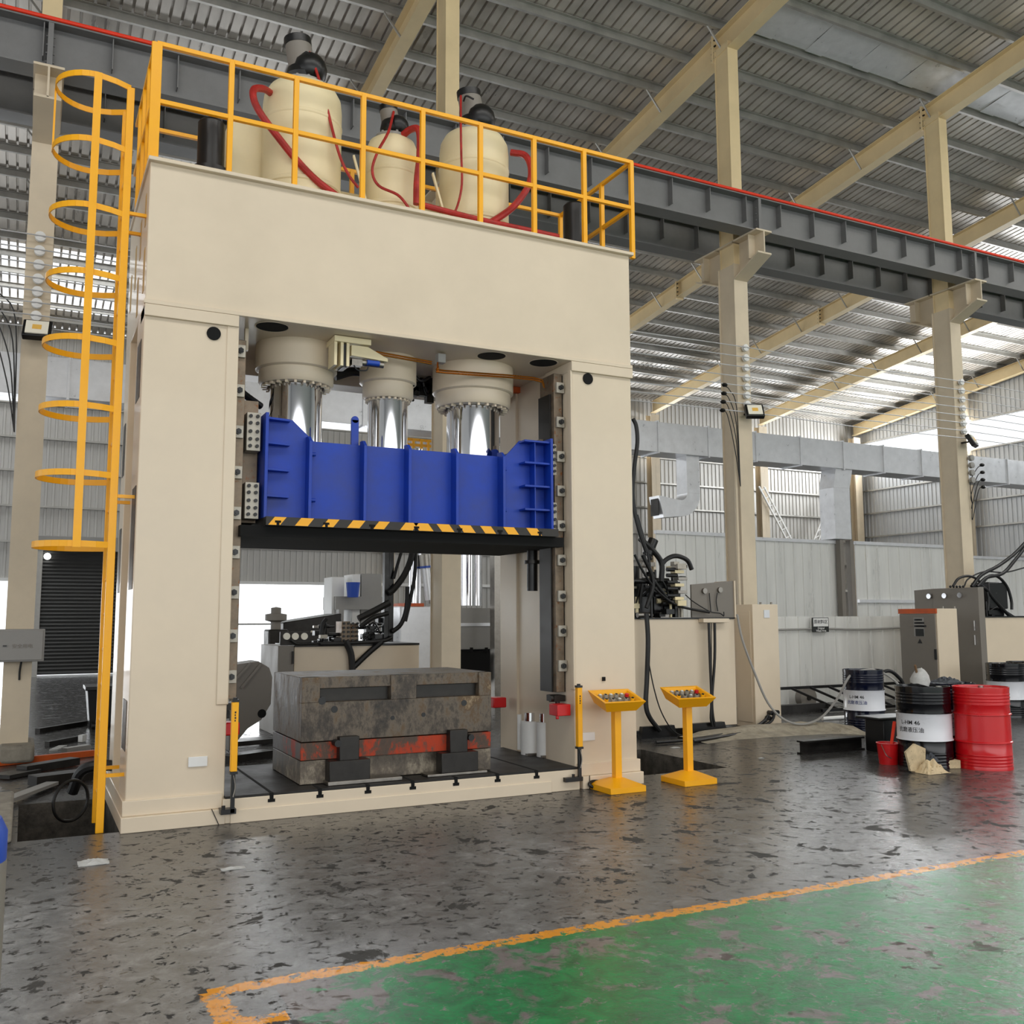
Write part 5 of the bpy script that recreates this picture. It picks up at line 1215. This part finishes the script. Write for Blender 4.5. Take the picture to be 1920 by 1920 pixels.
for pts, r in (([(775,1020),(770,1050),(757,1080),(738,1105),(728,1112)], .05), ([(757,1020),(745,1060),(738,1085)], .025), ([(764,1100),(762,1140),(752,1170),(735,1185)], .035), ([(730,1130),(700,1146),(672,1160)], .05), ([(728,1150),(700,1158),(676,1175)], .035),
               ([(648,1202),(658,1225),(661,1258)], .05), ([(716,1203),(690,1225),(664,1250)], .045), ([(780,1020),(778,1075),(770,1120),(760,1165)], .03), ([(545,1200),(560,1208),(600,1206),(640,1205)], .02), ([(735,1195),(715,1202),(640,1207),(600,1208)], .03), ([(612,1160),(605,1170),(602,1190)], .03)):
    b = B(); b.tube([K(px, py, yb-.05) for px, py in pts], r, 8); b.build('hydraulic_hose', 'black_rubber', bu)
# galvanised box with orange rim, motor and chrome rods : part of the second press
y2 = 17.0
sp = thing('background_press', 'second grey press with chrome columns seen through the right half of the opening', 'press', (9.2, y2, 0))
a, c = K(856,1250,y2), K(925,1170,y2)
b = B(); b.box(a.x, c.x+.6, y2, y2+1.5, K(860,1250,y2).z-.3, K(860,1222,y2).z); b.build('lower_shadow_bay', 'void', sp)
b = B(); b.box(a.x, c.x+.6, y2-.02, y2+1.5, K(860,1218,y2).z, K(860,1140,y2).z); b.build('press_table', 'grey_paint', sp, bevel=.01)
b = B(); z_ = K(890,1171,y2).z; b.box(a.x, c.x+.4, y2-.04, y2-.02, z_-.03, z_+.03); b.build('table_edge', 'galvanised', sp)
for px in (884, 912): p_ = K(px,1217,y2-.03); b = B(); b.box(p_.x-.03, p_.x+.03, y2-.04, y2, p_.z-.05, p_.z+.03); b.build('t_slot', 'void', sp)
for px, w_ in ((893,.16),(909,.12),(878,.06)):
    A, C = K(px,1135,y2), K(px,1015,y2); b = B(); b.cyl((A.x, y2+.4, A.z), (A.x, y2+.4, C.z+1.6), w_, 28); b.build('chrome_ram', 'chrome', sp)
A, C = K(934,1256,y2-.6), K(934,1015,y2-.6); b = B(); b.box(A.x-.12, A.x+.14, y2-.7, y2-.5, 0, C.z+1.7); b.build('guide_post', 'steel', sp)
b = B(); A = K(866,1130,y2); b.prism([(A.x-.2,A.z),(A.x+.25,A.z),(A.x+.05,K(866,1078,y2).z),(A.x-.2,K(866,1078,y2).z)], 'xz', y2+1.2, y2+1.3); b.build('side_plate', 'cabinet_grey', sp)
y3 = 15.5
gb = thing('machine_cabinet', 'silver machine box with orange rim and chrome rods just left of the middle column', 'machine', (K(781,1200,y3).x, y3, 0))
a, c = K(750,1207,y3), K(813,1137,y3); b = B(); b.box(a.x, c.x, y3, y3+1, 0, c.z); b.build('silver_body', 'galvanised', gb, bevel=.02)
a, c = K(758,1137,y3), K(795,1131,y3); b = B(); b.box(a.x, c.x, y3, y3+.8, a.z, c.z); b.build('orange_rim', 'orange', gb)
for px, w_ in ((770,.035),(778,.055),(787,.02)):
    A, C = K(px,1131,y3+.2), K(px,1010,y3+.2); b = B(); b.cyl(A, (A.x, A.y, C.z+1.6), w_*1.2, 16); b.build('chrome_rod', 'chrome', gb)
A, C = K(805,1125,y3+.1), K(798,1065,y3+.1); b = B(); b.cyl(A, C, .07, 16); b.build('slanted_arm', 'galvanised', gb)
C2 = K(796,1040,y3+.1); b = B(); b.cyl(C, C2, .1, 18); b.build('motor', 'steel', gb)
b = B(); b.cyl(C, C.lerp(C2,.15), .105, 18); b.build('motor_band', 'blue_plastic', gb)
# silver panels further left
y4 = 19.0
for px0, px1, py0, py1, lab in ((622,646,1082,1130,'white cabinet beside the bright doorway, left of the blue pail'),(660,676,1077,1132,'narrow white door panel right of the blue pail'),(677,716,1076,1130,'grey square cabinet just left of the black riser pipes')):
    a, c = K(px0,py1,y4), K(px1,py0,y4); b = B(); b.box(a.x, c.x, y4, y4+.6, 1.55, c.z); tag(b.build('upright_cabinet', 'white' if px0 < 670 else 'grey_paint', bevel=.01), lab, 'cabinet', 'upright panels on the far machine')
a, c = K(626,1143,y4), K(716,1130,y4); b = B(); b.box(a.x, c.x, y4-.1, y4+.8, a.z, c.z+.12)
for px in (632, 705): x = K(px,1150,y4).x; b.box(x-.05, x+.05, y4-.3, y4+.3, 0, a.z)
tag(b.build('machine_shelf', 'grey_paint', smooth=False), 'grey shelf on legs carrying the far cabinets', 'shelf')
c = K(653,1128,y4-.0); b = B(); b.lathe((c.x, y4-.05+.35-.6, c.z+.08), [(0,0),(.11,0),(.14,.3),(0,.3)], 20); tag(b.build('blue_pail', 'blue_plastic'), 'blue pail between the far white cabinet and panel', 'pail')
# dark slab, motor stand, grey shell at left
y5 = 17.5
a, c, d_ = K(531,1190,y5), K(640,1190,y5), K(640,1150,y5); b = B(); b.prism([(a.x, 0), (c.x, 0), (c.x, d_.z), (a.x, K(531,1167,y5).z)], 'xz', y5, y5+1); tag(b.build('dark_machine_bed', 'dark_steel', bevel=.02), 'dark sloping machine bed before the bright doorway', 'machine')
c = K(513,1200,y5); ms = thing('motor_stand', 'dark machine column with stacked round cap silhouetted against the bright doorway', 'machine', (c.x, y5-.2, 0))
b = B(); x0, x1 = K(493,1240,y5).x, K(530,1240,y5).x; b.box(x0, x1, y5-.4, y5, 0, K(510,1180,y5).z); b.build('stand_body', 'dark_steel', ms, bevel=.03)
x0, x1 = K(502,1160,y5).x, K(523,1160,y5).x; xm = (x0+x1)/2
b = B(); b.lathe((xm, y5-.2, 0), [(0,K(510,1180,y5).z),(.09,K(510,1180,y5).z),(.09,K(510,1166,y5).z),(.19,K(510,1163,y5).z),(.19,K(510,1152,y5).z),(.09,K(510,1150,y5).z),(.09,K(510,1140,y5).z),(0,K(510,1138,y5).z)], 20); b.build('stacked_cap', 'cabinet_grey', ms)
y6 = 12.6
sh = thing('grey_tank_end', 'rounded grey steel plate with a hole, seen left of the die block', 'steel plate', (K(480,1370,y6).x, y6, 0))
pp = [K(px,py,y6) for px, py in ((430,1248),(485,1240),(505,1252),(511,1270),(508,1320),(490,1350),(465,1366),(430,1372))]
b = B(); b.prism([(p_.x, p_.z if p_.z > pp[-1].z+.02 else 0.0) for p_ in pp], 'xz', y6, y6+.5); b.build('end_plate', 'cabinet_grey', sh, bevel=.01)
for p0, p1 in (((452,1290),(488,1246)),((440,1275),(470,1243))): A, C = K(*p0,y6-.02), K(*p1,y6-.02); b = B(); b.bar(A, C, .03, .03); b.build('stiffener_rib', 'cabinet_grey', sh)
p_ = K(491,1338,y6); b = B(); b.cyl((p_.x, y6-.004, p_.z), (p_.x, y6+.05, p_.z), .055, 20); b.build('round_hole', 'void', sh)
bar3((420,1400),(512,1392),.35,'dark_steel','dark steel plate on the floor seen behind the left light curtain',z=.04,h=.06)
bar3((420,1430),(505,1418),.2,'dark_steel','dark beam on the floor just behind the press bed',z=.04,h=.08)
# yellow railing of the far press platform
y7 = 20.0
yr = sp
A, C = K(752,822,y7), K(832,822,y7); z0 = K(790,845,y7).z
for z in (A.z, (A.z+z0)/2): b = B(); b.box(A.x, C.x, y7, y7+.04, z-.03, z+.03); b.build('platform_rail', 'safety_yellow', yr)
for px in (762,775,790,803,818): p_ = K(px,830,y7); b = B(); b.box(p_.x-.03, p_.x+.03, y7-.02, y7+.02, z0-.5, A.z+.02); b.build('platform_post', 'safety_yellow', yr)
# low rail outside the bright doorway
b = B(); b.tube([(3.6,31.3,1.5),(10.4,31.3,1.5)], .03, 8, smooth=False)
for k in range(4): b.cyl((3.7+k*2.2,31.3,0),(3.7+k*2.2,31.3,1.5),.03,8)
tag(b.build('doorway_rail', 'grey_paint'), 'thin pale handrail standing in the bright doorway', 'railing')
# far end of the pit: grey-brown tray and rubble
